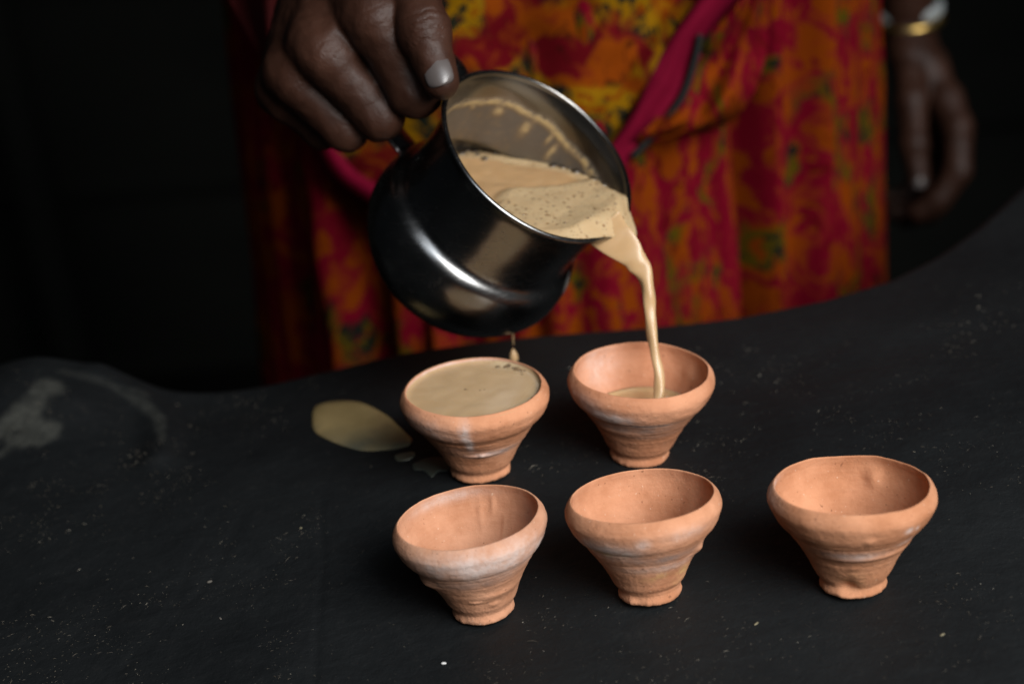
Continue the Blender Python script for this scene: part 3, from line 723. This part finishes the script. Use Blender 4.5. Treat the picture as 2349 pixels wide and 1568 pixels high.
def puddle(name, outline, label, thick, mat):
    c = catmull(np.array(outline + [outline[0]], float), 120)[:-1]
    o2 = on_top_many(c)[:, :2]; ctr = o2.mean(0); NA = len(o2); rings = []
    for q in (1.0, .985, .96, .9, .8, .65, .5, .35, .2, .06):
        xy = ctr + (o2 - ctr) * q; z = T(xy[:, 0], xy[:, 1]) + .0002 + thick * min(1, (1 - q) / .12) ** .5
        rings.append(np.c_[xy, z])
    V = np.concatenate(rings); oo = np.array([*ctr, T(ctr[:1], ctr[1:])[0]])
    px = np.stack([(V - CAM) @ CR / -((V - CAM) @ CB), (V - CAM) @ CU / -((V - CAM) @ CB)], 1)
    u = (V[:, 0] - V[:, 0].min()) / np.ptp(V[:, 0]); w = (V[:, 1] - V[:, 1].min()) / np.ptp(V[:, 1])
    thin = np.clip(1.05 - 1.7 * w - .5 * u + .5 * (fbm(V * 120, 8, 3) - .5), 0, 1)
    o = mesh_obj(name, V - oo, [tuple(f) for f in grid_faces(len(rings), NA, True)] + [tuple(range((len(rings) - 1) * NA, len(rings) * NA))], mat, attrs=dict(thin=thin)); o.location = oo
    return tag(o, label, 'puddle')
t = NT('spilt_tea'); v = t.coord('Object'); n_ = t.noise(v, 40, 4)
c_ = t.mix(t.ramp(n_, (.3, 0.), (.7, 1.)), (0.21, 0.150, 0.064), (0.30, 0.22, 0.10)); c_ = t.mix(t.attr('thin'), c_, (0.060, 0.074, 0.066))
M_SPILL = t.set(Base_Color=c_, Roughness=0.18, Specular_IOR_Level=0.5)
puddle('tea_puddle', [(716, 948), (725, 932), (760, 922), (815, 922), (848, 932), (890, 955), (915, 978), (932, 994), (945, 1008), (938, 1022), (912, 1029), (880, 1033), (830, 1034), (780, 1020), (735, 1000), (718, 982)],
       'large oval spill of milky tea on the black stove beside the brim full cup', .0012, M_SPILL)
t = NT('thin_spilt_tea'); M_SPILL2 = t.set(Base_Color=(0.065, 0.066, 0.048), Roughness=0.4)
puddle('tea_puddle', [(905, 1046), (925, 1040), (950, 1038), (948, 1050), (925, 1058), (908, 1055)], 'smallest tea splash, between the oval spill and the foot of the brim full cup', .0006, M_SPILL2)
t = NT('faint_spilt_tea'); M_SPILL3 = t.set(Base_Color=(0.030, 0.035, 0.029), Roughness=0.45)
puddle('tea_puddle', [(945, 1065), (975, 1052), (1010, 1050), (1030, 1062), (1028, 1080), (1005, 1082), (990, 1095), (972, 1080), (950, 1078)], 'faint greenish tea stain half behind the foot of the brim full cup', .0004, M_SPILL3)

# ------------------------------------------------------------------ flecks of straw and ash on the stove
def flecks(n, seed):
    r = np.random.default_rng(seed); Vs, Fs = [], []; pts = []
    while len(pts) < n:
        q = np.stack([r.uniform(-.30, .36, 4000), r.uniform(.57, 1.0, 4000)], 1)
        dens = fbm(np.c_[q * 16, np.zeros(4000)], 5, 3); dens2 = fbm(np.c_[q * 70, np.zeros(4000)], 6, 2)
        keep = r.random(4000) < sstep(.42, .72, dens) * sstep(.3, .7, dens2)
        pts += list(q[keep])
    q = np.array(pts[:n]); z = T(q[:, 0], q[:, 1])
    ln = np.minimum(.00033 * np.exp(r.normal(0, .72, n)), .0032); wd = np.minimum(.00007 * np.exp(r.normal(0, .45, n)) + ln * .04, .0006); a = r.normal(.75, .9, n)
    for i in range(n):
        d = np.array([math.cos(a[i]), math.sin(a[i]), r.normal(0, .12)]) * ln[i]; s = np.array([-math.sin(a[i]), math.cos(a[i]), 0]) * wd[i]
        p = np.array([q[i, 0], q[i, 1], z[i] + wd[i] * .5 + .0001]); bend = np.array([r.normal(), r.normal(), abs(r.normal())]) * ln[i] * .12; k = len(Vs)
        Vs += [p - d, p + bend - s, p + bend + s, p + bend + np.array([0, 0, wd[i] * 1.4]), p + d]
        Fs += [(k, k + 1, k + 3), (k, k + 3, k + 2), (k + 4, k + 3, k + 1), (k + 4, k + 2, k + 3), (k, k + 2, k + 1), (k + 4, k + 1, k + 2)]
    return Vs, Fs
t = NT('straw_dust'); oi = t.node('ShaderNodeNewGeometry'); rp = t.ramp(oi.outputs['Random Per Island'], (0., (0.022, 0.019, 0.015)), (.6, (0.055, 0.044, 0.029)), (.92, (0.085, 0.074, 0.055)), (1.0, (0.22, 0.20, 0.16)))
M_FLECK = t.set(Base_Color=rp, Roughness=0.8)
Vf, Ff = flecks(9000, 3)
fo = mesh_obj('straw_flecks', Vf, Ff, M_FLECK, smooth=False); fo['kind'] = 'stuff'
fo['label'] = 'scattered straw and ash flecks on the black stove top'
def chip(name, px, size, label, mat, cat, seed, stretch=(1, 1, .6), rot=0.):
    bm = bmesh.new(); bmesh.ops.create_icosphere(bm, subdivisions=2, radius=size)
    vv = np.array([v.co for v in bm.verts]); nn = vnoise(vv / size * 1.1 + seed * 9, seed)
    ca, sa = math.cos(rot), math.sin(rot)
    for v, k in zip(bm.verts, nn):
        q = v.co * (0.6 + .9 * k); q = Vector((q.x * stretch[0], q.y * stretch[1], q.z * stretch[2])); v.co = Vector((q.x * ca - q.y * sa, q.x * sa + q.y * ca, q.z))
    me = bpy.data.meshes.new(name); bm.to_mesh(me); bm.free(); me.materials.append(mat)
    o = bpy.data.objects.new(name, me); col.objects.link(o); p = on_top(*px); o.location = (p[0], p[1], p[2] + size * stretch[2] * .5)
    return tag(o, label, cat)
M_WHITE = mat_plain('white_grit', (0.55, 0.55, 0.54), .8); M_HUSK = mat_plain('grey_husk', (0.09, 0.08, 0.068), .85); M_STRAW = mat_plain('straw', (0.19, 0.165, 0.10), .7)
chip('grit_chip', (1018, 1521), 0.00081, 'white grit chip on the stove, in front of the leftmost front cup', M_WHITE, 'chip', 1)
chip('husk', (482, 1334), 0.00081, 'grey curled husk on the open left of the stove top', M_HUSK, 'husk', 2, (1.4, .7, .7), .4)
chip('husk', (505, 1418), 0.00068, 'brown flake of husk below the grey curled one on the left', M_HUSK, 'husk', 4, (1.5, .6, .5), 2.2)
chip('straw_bit', (1735, 1430), 0.00068, 'short yellow straw bit between the middle and rightmost front cups', M_STRAW, 'straw', 3, (2.0, .5, .5), .8)
chip('grit_chip', (690, 1211), 0.00056, 'tiny pale grit chip left of the leftmost front cup rim', M_STRAW, 'chip', 5)
chip('straw_bit', (2163, 1455), 0.00062, 'pale straw bit near the right edge of the stove front', M_STRAW, 'straw', 6, (2.0, .6, .5), .5)

# ------------------------------------------------------------------ person: one body surface from a distance field
def cone(p, a, b, ra, rb):
    ab = b - a; t = np.clip(((p - a) @ ab) / (ab @ ab), 0, 1)
    return np.linalg.norm(p - a - t[:, None] * ab, axis=1) - (ra + (rb - ra) * t)
def smin(a, b, k):
    h = np.clip(.5 + .5 * (b - a) / k, 0, 1); return b * (1 - h) + a * h - k * h * (1 - h)
def chain(p, pts, rads, k=.004):
    d = None
    for i in range(len(pts) - 1):
        e = cone(p, pts[i], pts[i + 1], rads[i], rads[i + 1]); d = e if d is None else smin(d, e, k)
    return d
HD = .965
# right hand closed round the handle (measured direction + depth)
RH = dict(
    wrist=P(772, -215, 1.045), wr2=P(800, -215, 1.02),
    index=PA([(850, 22, .972), (866, 46, .966), (952, 208, .973), (946, 202, .998), (900, 190, 1.005)]),
    middle=PA([(735, 98, .982), (752, 126, .976), (872, 268, .985), (874, 260, 1.006), (845, 240, 1.01)]),
    ring=PA([(672, 163, .996), (690, 186, .991), (794, 296, .998), (802, 290, 1.016), (790, 270, 1.02)]),
    pinky=PA([(648, 205, 1.014), (662, 223, 1.010), (742, 298, 1.014), (758, 296, 1.030), (760, 285, 1.032)]),
    thumb=PA([(850, -190, 1.000), (925, -100, .972), (972, 70, .953), (1010, 188, .948)]))
RR = dict(index=[.0160, .0158, .0130, .0110, .0092], middle=[.0156, .0150, .0118, .0102, .0090], ring=[.0146, .0138, .0110, .0096, .0085], pinky=[.0130, .0120, .0098, .0086, .0076],
          thumb=[.0150, .0132, .0122, .0088])
W_L = P(2082, 75, 1.60)
LH = dict(
    index=PA([(2172, 232, 1.575), (2196, 295, 1.565), (2198, 392, 1.565), (2150, 462, 1.57), (2108, 488, 1.575)]),
    middle=PA([(2150, 250, 1.60), (2172, 320, 1.60), (2176, 415, 1.60), (2130, 485, 1.60), (2075, 500, 1.605)]),
    ring=PA([(2135, 260, 1.62), (2160, 330, 1.63), (2160, 420, 1.63), (2100, 480, 1.63), (2045, 485, 1.63)]),
    pinky=PA([(2110, 255, 1.64), (2125, 330, 1.65), (2120, 400, 1.65), (2075, 450, 1.65), (2035, 455, 1.65)]),
    thumb=PA([(2085, 130, 1.585), (2092, 230, 1.565), (2098, 330, 1.555), (2106, 415, 1.555)]))
LRd = dict(index=[.0135, .0122, .0108, .0098, .0085], middle=[.0130, .0118, .0105, .0095, .0082], ring=[.011, .0098, .0088, .008, .007], pinky=[.010, .0085, .0076, .007, .006], thumb=[.0145, .0125, .0108, .0085])
S_R, E_R = np.array([-.12, 1.40, 1.36]), np.array([-.235, 1.23, 1.09])
S_L, E_L = np.array([.23, 1.43, 1.36]), np.array([.315, 1.53, 1.08])
def hand(p, Hd, Rd, wrist, elbow, rw, re):
    palm = None
    for f in ('index', 'middle', 'ring', 'pinky'):
        m = cone(p, wrist, Hd[f][0], rw * .62, Rd[f][0]); palm = m if palm is None else smin(palm, m, .012)
    palm = smin(palm, cone(p, wrist, elbow, rw, re), .010)
    palm = smin(palm, cone(p, Hd['thumb'][0], (Hd['index'][0] + wrist) / 2, .015, .014), .015)
    dig = None
    for f in ('index', 'middle', 'ring', 'pinky'):
        e = chain(p, Hd[f], Rd[f]); e = smin(e, palm, .007) if False else e
        dig = e if dig is None else smin(dig, e, .0014)
    th_ = chain(p, Hd['thumb'], Rd['thumb'], .005)
    dig = np.minimum(dig, th_) if False else smin(dig, th_, .0012)
    d = smin(dig, palm, .006)
    near = np.abs(d) < .006
    q = p[near]; d[near] += (fbm(q * 95, 90, 3) - .5) * .0020 + (fbm(q * 330, 93, 2) - .5) * .0004
    return d
bbR = (np.min([v.min(0) if v.ndim > 1 else v for v in RH.values()], 0) - .03, np.max([v.max(0) if v.ndim > 1 else v for v in RH.values()], 0) + .03)
bbL = (np.min([v.min(0) for v in LH.values()] + [W_L], 0) - .03, np.max([v.max(0) for v in LH.values()] + [W_L], 0) + .03)
CUT_R = RH['wrist'] + (E_R - RH['wrist']) * .12; CUT_L = W_L + (E_L - W_L) * .22
def core_sdf(p):
    d = cone(p, np.array([.05, 1.38, .80]), np.array([.05, 1.40, 1.28]), .115, .125)
    d = smin(d, cone(p, S_R, S_L, .05, .05), .06)
    d = smin(d, cone(p, np.array([.05, 1.40, 1.36]), np.array([.05, 1.39, 1.46]), .055, .050), .04)
    for x in (-.045, .145): d = smin(d, cone(p, np.array([x, 1.37, .45]), np.array([x, 1.37, .85]), .07, .085), .04)
    d = smin(d, cone(p, S_R, E_R, .046, .040), .03); d = smin(d, cone(p, S_L, E_L, .046, .040), .03)
    d = smin(d, cone(p, E_R, CUT_R, .040, .0277), .02); d = smin(d, cone(p, E_L, CUT_L, .040, .0255), .02)
    return d
def surface_nets(sdf, lo, hi, h, B=16):
    lo = np.asarray(lo); nb = np.ceil((np.asarray(hi) - lo) / (h * B)).astype(int)
    bi = np.stack(np.meshgrid(*[np.arange(k) for k in nb], indexing='ij'), -1).reshape(-1, 3)
    cen = lo + (bi + .5) * B * h; dc = np.concatenate([sdf(cen[s:s + 100000]) for s in range(0, len(cen), 100000)])
    act = bi[np.abs(dc) < B * h * .5 * 1.75 + .016]
    g = np.stack(np.meshgrid(*[np.arange(B + 1)] * 3, indexing='ij'), -1).reshape(-1, 3)
    corner = np.array([(0, 0, 0), (1, 0, 0), (0, 1, 0), (1, 1, 0), (0, 0, 1), (1, 0, 1), (0, 1, 1), (1, 1, 1)])
    I, Cv = [], []
    for s in range(0, len(act), 60):
        a = act[s:s + 60]; gi = (a[:, None, :] * B + g[None]).reshape(-1, 3)
        val = sdf(lo + gi * h).reshape(len(a), B + 1, B + 1, B + 1)
        cs = np.stack([val[:, x:x + B, y:y + B, z:z + B] for x, y, z in corner], -1)
        sg = cs < 0; mix = sg.any(-1) & ~sg.all(-1); w = np.argwhere(mix)
        I.append(a[w[:, 0]] * B + w[:, 1:]); Cv.append(cs[mix])
    I = np.concatenate(I); Cv = np.concatenate(Cv)
    E = [(0, 1), (2, 3), (4, 5), (6, 7), (0, 2), (1, 3), (4, 6), (5, 7), (0, 4), (1, 5), (2, 6), (3, 7)]
    acc = np.zeros((len(I), 3)); cnt = np.zeros(len(I))
    for a, b in E:
        va, vb = Cv[:, a], Cv[:, b]; m = (va < 0) != (vb < 0); t = np.where(m, va / np.where(m, va - vb, 1), 0)
        acc += m[:, None] * (corner[a] + t[:, None] * (corner[b] - corner[a])); cnt += m
    Vv = lo + (I + acc / cnt[:, None]) * h
    N = (nb * B + 2).astype(np.int64); key = (I[:, 0] * N[1] + I[:, 1]) * N[2] + I[:, 2]
    od = np.argsort(key); ks = key[od]
    def find(j):
        k = (j[:, 0] * N[1] + j[:, 1]) * N[2] + j[:, 2]; q = np.clip(np.searchsorted(ks, k), 0, len(ks) - 1); return np.where(ks[q] == k, od[q], -1)
    Fq = []
    for ax, cb in ((0, 1), (1, 2), (2, 4)):
        m = (Cv[:, 0] < 0) != (Cv[:, cb] < 0); j = I[m]; s = Cv[m, 0] < 0
        u, w = [(1, 2), (2, 0), (0, 1)][ax]; du = np.zeros(3, int); dw = np.zeros(3, int); du[u] = 1; dw[w] = 1
        q = np.stack([find(j), find(j - du), find(j - du - dw), find(j - dw)], 1); ok = (q >= 0).all(1); q = q[ok]; s = s[ok]
        q[~s] = q[~s][:, ::-1]; Fq.append(q)
    return Vv, np.concatenate(Fq)
parts_ = [surface_nets(lambda p: hand(p, RH, RR, RH['wrist'], E_R, .026, .040), bbR[0], bbR[1] + .02, .00135),
          surface_nets(lambda p: hand(p, LH, LRd, W_L, E_L, .0205, .040), bbL[0], bbL[1] + .02, .0021),
          surface_nets(core_sdf, (-.34, .95, .36), (.42, 1.66, 1.54), .0055)]
BV = np.concatenate([q[0] for q in parts_]); _o = np.cumsum([0] + [len(q[0]) for q in parts_])
BF = np.concatenate([q[1] + k for q, k in zip(parts_, _o)])
# knuckle wrinkles
crease = np.zeros(len(BV)); kn = np.zeros(len(BV))
def wrinkles(center, axis, r, n, gap, amp):
    d = BV - center; dist = np.linalg.norm(d, axis=1); m = dist < r
    s = d[m] @ (axis / np.linalg.norm(axis)) + .0012 * (vnoise(BV[m] * 260, 4) - .5) * 2
    w = np.zeros(m.sum())
    for k in range(n): w = np.maximum(w, np.exp(-((s - (k - (n - 1) / 2) * gap) / .00075) ** 2))
    fade = sstep(r, r * .55, dist[m]); crease[m] = np.minimum(crease[m], -amp * w * fade * (.45 + .55 * vnoise(BV[m] * 420, 9))); kn[m] = np.maximum(kn[m], fade * .4)
th_p = RH['thumb']; tdir = th_p[3] - th_p[2]
wrinkles(th_p[2] + CB * .010, tdir, .015, 4, .0046, .55)
for f in ('index', 'middle', 'ring'):
    q = RH[f]; wrinkles(q[1] + CB * .009, q[2] - q[1],   .013, 3, .004, .30); wrinkles(q[2] + CB * .007, q[2] - q[1], .010, 2, .003, .2)
person = thing('person', 'dark skinned person in a printed red and orange sari, pouring tea from the jug', 'person', (0.05, 1.38, 0.0))
def under(o):
    o.parent = person; o.matrix_parent_inverse = Matrix.Translation((-0.05, -1.38, 0)); return o
body = under(mesh_obj('body', BV, BF, M_SKIN, attrs=dict(crease=crease, knuckle=kn)))

def nail(tip, direc, facing, w, L, label=None):
    y = direc / np.linalg.norm(direc); z = facing - y * facing.dot(y); z /= np.linalg.norm(z); x = np.cross(y, z); V = []
    nu, nv = 15, 15
    for layer in (0, 1):
        for j in range(nv):
            v = j / (nv - 1) * 2 - 1
            for i in range(nu):
                u = i / (nu - 1) * 2 - 1
                uu = u * math.sqrt(max(0, 1 - .45 * v * v * v * v)) * (1 - .06 * (v < 0) * v * v)
                vvv = v * (1 - .16 * u * u * (1 if v > 0 else -.1))
                V.append(tip + x * uu * w + y * vvv * L + z * (-.42 * w * u * u - .0006 * v * v - layer * .0009))
    n = nu * nv; F = [tuple(f) for f in grid_faces(nv, nu)] + [tuple(f + n) for f in grid_faces(nv, nu, flip=True)]
    rim = list(range(nu)) + [j * nu + nu - 1 for j in range(1, nv)] + [(nv - 1) * nu + i for i in range(nu - 2, -1, -1)] + [j * nu for j in range(nv - 2, 0, -1)]
    F += [(rim[k], rim[k] + n, rim[(k + 1) % len(rim)] + n, rim[(k + 1) % len(rim)]) for k in range(len(rim))]
    o = under(mesh_obj('thumb_nail', V, F, M_NAIL)); 
    if label: o['label'] = label
    return o
tp = P(1003, 163, .948)
fac = (CAM - tp) / np.linalg.norm(CAM - tp)
nail(tp + fac * .0096, tdir, fac + .12 * UP - CR * .08, .0068, .0072, 'pale grey thumb nail pressed on the jug handle')
tp2 = P(2106, 412, 1.555); fac2 = (CAM - tp2) / np.linalg.norm(CAM - tp2)
nail(tp2 + fac2 * .0085, LH['thumb'][3] - LH['thumb'][2], fac2, .0058, .0066)

# bangles on the left wrist
def bangle(ctr, axis, R, r, sq, mat):
    z = axis / np.linalg.norm(axis); x = np.cross(z, [0, 1, 0.1]); x /= np.linalg.norm(x); y = np.cross(z, x); V = []; n, m = 64, 12
    for i in range(n):
        a = i * 2 * math.pi / n; d = x * math.cos(a) + y * math.sin(a)
        for j in range(m):
            b = j * 2 * math.pi / m; V.append(ctr + d * (R + r * math.cos(b)) + z * sq * math.sin(b))
    F = []
    for i in range(n):
        for j in range(m): F.append((i * m + j, ((i + 1) % n) * m + j, ((i + 1) % n) * m + (j + 1) % m, i * m + (j + 1) % m))
    return under(mesh_obj('bangle', V, F, mat))
M_SHELL = mat_plain('white_shell', (0.40, 0.43, 0.43), .3, 0, 80, .12, .05); M_GOLD = mat_plain('gold', (0.75, 0.50, 0.16), .3, 1, 80, .1, .05); M_SILV = mat_plain('silver', (0.6, 0.6, 0.6), .3, 1, 80, .1, .05)
wax = E_L - W_L
for px_, R_, r_, sq_, m_, lab in (((2080, 20), .0262, .0030, .0054, M_SHELL, 'broad white bangle'), ((2084, 46), .0262, .0028, .0034, M_GOLD, 'thin golden bangle'), ((2076, -14), .0265, .003, .0042, M_SILV, 'grey metal bangle')):
    b_ = bangle(P(*px_, 1.60), wax, R_, r_, sq_, m_); b_['label'] = lab

# ------------------------------------------------------------------ sari: skirt tube round the hips, draped sheets over it
SC = np.array([.047, 1.332]); SA, SB = .211, .152
MAG, ORG = (0.115, 0.0007, 0.0080), (0.160, 0.0275, 0.0004)
DRK, OLV = (0.065, 0.0018, 0.0015), (0.060, 0.040, 0.0012)
M_SARI = mat_sari('sari_print', 92, (MAG, ORG, DRK, OLV), (1, .36, 1), 0.1, 0.3)
M_DRAPE = mat_sari('sari_leaf_print', 40, ((0.085, .0015, .004), (0.165, .030, .0006), (0.022, .003, .001), (0.190, .090, .001)), (1, .8, 1), .92, 2.1)
M_PINK = mat_plain('magenta_border', (0.130, 0.0014, 0.0150), .85, 0, 120, .25, .2, .08)
M_GREEN = mat_plain('dark_green_border', (0.005, 0.008, 0.008), .9, 0, 120, .2, .2)
M_RUST = mat_plain('dark_red_cloth', (0.06, 0.004, 0.004), .85, 0, 40, .5, .2, .2)
NAs, NZs = 420, 150
zz = np.linspace(.30, 1.02, NZs); tt = np.linspace(0, 2 * np.pi, NAs, endpoint=False)
def fold(t, z):
    """outward push of the skirt cloth: pleats that wander and deepen downwards"""
    q = np.c_[np.cos(t) * 2.4, np.sin(t) * 2.4, z * 1.5]
    d = (fbm(q + 3.0, 61, 3) - .5) * .020 + np.abs(fbm(np.c_[np.cos(t) * 8, np.sin(t) * 8, z * 1.6], 62, 2) - .5) * -.062 + .012
    for px, w, a, sl in ((1760, .050, -.040, .0), (1815, .045, .010, .05), (1925, .05, .012, .08), (1995, .03, -.006, .0), (1380, .05, .010, .1), (770, .05, .010, .2), (690, .03, -.012, .2), (860, .035, -.010, .25)):
        x = (px - PW / 2) / FPX * 1.25; t0 = -math.acos(np.clip((x - SC[0]) / SA, -1, 1)); d = d + a * np.exp(-((t - (t0 + 2 * np.pi) - sl * (.85 - z)) / w) ** 2) if True else d
    return d
TT = np.repeat(tt[None], NZs, 0).ravel(); ZZ = np.repeat(zz[:, None], NAs, 1).ravel()
flare = 1 + .10 * np.clip(.9 - ZZ, 0, 1)
off = fold(TT, ZZ)
Vk = np.c_[SC[0] + (SA * flare + off) * np.cos(TT), SC[1] + (SB * flare + off) * np.sin(TT), ZZ]
uvk = np.c_[TT * .17, ZZ]
under(mesh_obj('sari_skirt', Vk, grid_faces(NZs, NAs, True), M_SARI, uv=uvk))

def on_body(x, y, off):
    """sight line meets the hip ellipse grown by off"""
    v = P(x, y, 1.0) - CAM; z_est = .78; p = None
    for _ in range(3):
        fl = 1 + .10 * max(0, .9 - z_est); A_, B_ = SA * fl + off, SB * fl + off
        ox, oy = (CAM[0] - SC[0]) / A_, (CAM[1] - SC[1]) / B_; dx, dy = v[0] / A_, v[1] / B_
        a = dx * dx + dy * dy; b = 2 * (ox * dx + oy * dy); c = ox * ox + oy * oy - 1; D = b * b - 4 * a * c
        t = (-b - math.sqrt(max(D, 0))) / (2 * a); p = CAM + v * t; z_est = p[2]
    return p
def sheet(name, left, right, nu, nv, mat, offs, folds, thick=.0012, uvs=1.0):
    L_ = catmull(left, nv); R_ = catmull(right, nv); V, UVc = [], []
    for j in range(nv):
        for i in range(nu):
            u = i / (nu - 1); v = j / (nv - 1); px = L_[j] * (1 - u) + R_[j] * u
            V.append(on_body(px[0], px[1], offs + folds(u, v, px))); UVc.append(px * (1.25 / FPX) * uvs)
    o = under(mesh_obj(name, V, grid_faces(nv, nu, flip=True), mat, uv=np.array(UVc)))
    md = o.modifiers.new('cloth', 'SOLIDIFY'); md.thickness = thick; md.offset = -1
    return o
def n1(x, s): return float(vnoise(np.array([[x, s * 1.7, .5]]), 77)[0] - .5)
def drape_fold(u, v, px):
    d = .006 * math.sin(px[0] * .012 + px[1] * .016 + 2 * n1(px[0] * .004, px[1] * .004)) + .010 * n1(px[0] * .01, px[1] * .007)
    d -= .016 * math.exp(-((u - .90) / .06) ** 2) * (1 - v) ; d -= .010 * math.exp(-((u - .55 - .2 * v) / .07) ** 2)
    return d
lc = [(520, -70), (625, 130), (700, 270), (765, 395), (840, 455), (960, 520), (1080, 570)]
rc = [(1690, -70), (1622, 0), (1540, 100), (1487, 200), (1425, 295), (1370, 380), (1280, 520)]
drape = sheet('sari_drape', lc, rc, 90, 60, M_DRAPE, .024, drape_fold)
def strip(c, wl, wr):
    c = np.array(c, float); tn_ = np.gradient(c, axis=0); tn_ /= np.linalg.norm(tn_, axis=1)[:, None]; nm = np.c_[-tn_[:, 1], tn_[:, 0]]
    return [tuple(p) for p in c + nm * wl], [tuple(p) for p in c + nm * wr]
a_, b_ = strip([(1722, -70), (1662, 0), (1578, 100), (1522, 200), (1460, 297), (1402, 385), (1315, 520)], np.array([[62, 50, 42, 36, 30, 28, 28]]).T, -np.array([[66, 52, 44, 36, 32, 30, 30]]).T)
sheet('sari_border', a_, b_, 12, 50, M_PINK, .030, lambda u, v, px: .003 * math.sin(math.pi * u) + .004 * math.sin(u * 7 + 3 * n1(v * 5, 2)) * (1 - v) + .004 * n1(px[1] * .02, u * 3))['label'] = 'bright magenta edge of the drape'
a_, b_ = strip([(545, -70), (650, 130), (715, 270), (775, 385), (845, 440), (965, 505), (1085, 555)], 26, -26)
sheet('sari_border', a_, b_, 8, 50, M_PINK, .028, lambda u, v, px: .005 * math.sin(math.pi * u))
a_, b_ = strip([(1606, 80), (1596, 130), (1568, 216), (1526, 278), (1482, 328), (1450, 360)], 8, -8)
sheet('sari_border', a_, b_, 5, 30, M_GREEN, .034, lambda u, v, px: .003 * math.sin(math.pi * u))['label'] = 'thin dark green edge'
def swag_fold(u, v, px):
    return .009 * math.sin(v * 9 + u * 3) + .010 * n1(px[0] * .012, px[1] * .012) - .010 * max(0, u - .85) / .15 + .004 * math.sin(u * 14 - v * 3)
sheet('sari_fold', [(1745, -70), (1660, 40), (1585, 130), (1530, 230), (1490, 290), (1460, 325)], [(1775, -70), (1765, 60), (1752, 150), (1720, 232), (1650, 292), (1465, 330)], 40, 40, M_SARI, .034, swag_fold)
# cloth end hanging by the right forearm
Vs_ = []; 
for j in range(16):
    for i in range(14):
        u = i / 13; v = j / 15; px = (490 + 140 * v) * (1 - u) + 655 * u; py = -80 + 275 * v
        Vs_.append(P(px, py, 1.17 + .015 * math.sin(u * 6 + v * 2)))
o = under(mesh_obj('sari_end', Vs_, grid_faces(16, 14, flip=True), M_RUST)); md = o.modifiers.new('cloth', 'SOLIDIFY'); md.thickness = .0015

# ------------------------------------------------------------------ dim room behind
def slab(name, x0, x1, y0, y1, z0, z1, mat, bev=.0):
    bm = bmesh.new(); bmesh.ops.create_cube(bm, size=1)
    for v in bm.verts: v.co = Vector(((x0 + x1) / 2 + v.co.x * (x1 - x0), (y0 + y1) / 2 + v.co.y * (y1 - y0), (z0 + z1) / 2 + v.co.z * (z1 - z0)))
    if bev: bmesh.ops.bevel(bm, geom=bm.edges[:], offset=bev, segments=2, affect='EDGES')
    me = bpy.data.meshes.new(name); bm.to_mesh(me); bm.free(); me.materials.append(mat)
    o = bpy.data.objects.new(name, me); col.objects.link(o); return o
M_WALL = mat_plain('smoke_dark_wall', (0.020, 0.021, 0.018), .9, 0, 3, .4, .4, .1); M_FLOOR = mat_plain('earth_floor', (0.010, 0.009, 0.008), .95, 0, 8, .3, .3, .1)
wall = slab('wall', -2.4, 2.4, 2.63, 2.78, 0, 2.6, M_WALL); wall['kind'] = 'structure'
flo = slab('floor', -2.4, 2.4, .2, 2.78, -.1, -.001, M_FLOOR); flo['kind'] = 'structure'
proto = None
z0 = 0.0
for k in range(9):                                   # wide boards lying across the wall
    hgt = (.27, .29, .25, .28, .30, .27, .26, .29, .28)[k]
    if proto is None: proto = slab('board', -2.4, 2.4, -.014, .014, -.5, .5, M_WALL); b_ = proto
    else: b_ = proto.copy(); col.objects.link(b_)
    b_.parent = wall; b_.scale = (1, 1, hgt - .012); b_.location = (0, 2.615 + .012 * ((k * 7) % 3), z0 + hgt / 2); b_.rotation_euler = (0, math.radians(((k * 5) % 4 - 1.5) * .35), 0); z0 += hgt
pole = thing('leaning_pole', 'dark pole leaning against the board wall at the far left', 'pole', (-.62, 2.2, 0))
V_, F_ = tube(np.array([(0.10, 0, 0), (0.05, .1, .45), (-.02, .2, .95), (-.12, .33, 1.75)]), [.03, .029, .028, .026], 14)
mesh_obj('shaft', V_, F_, M_WALL, pole)
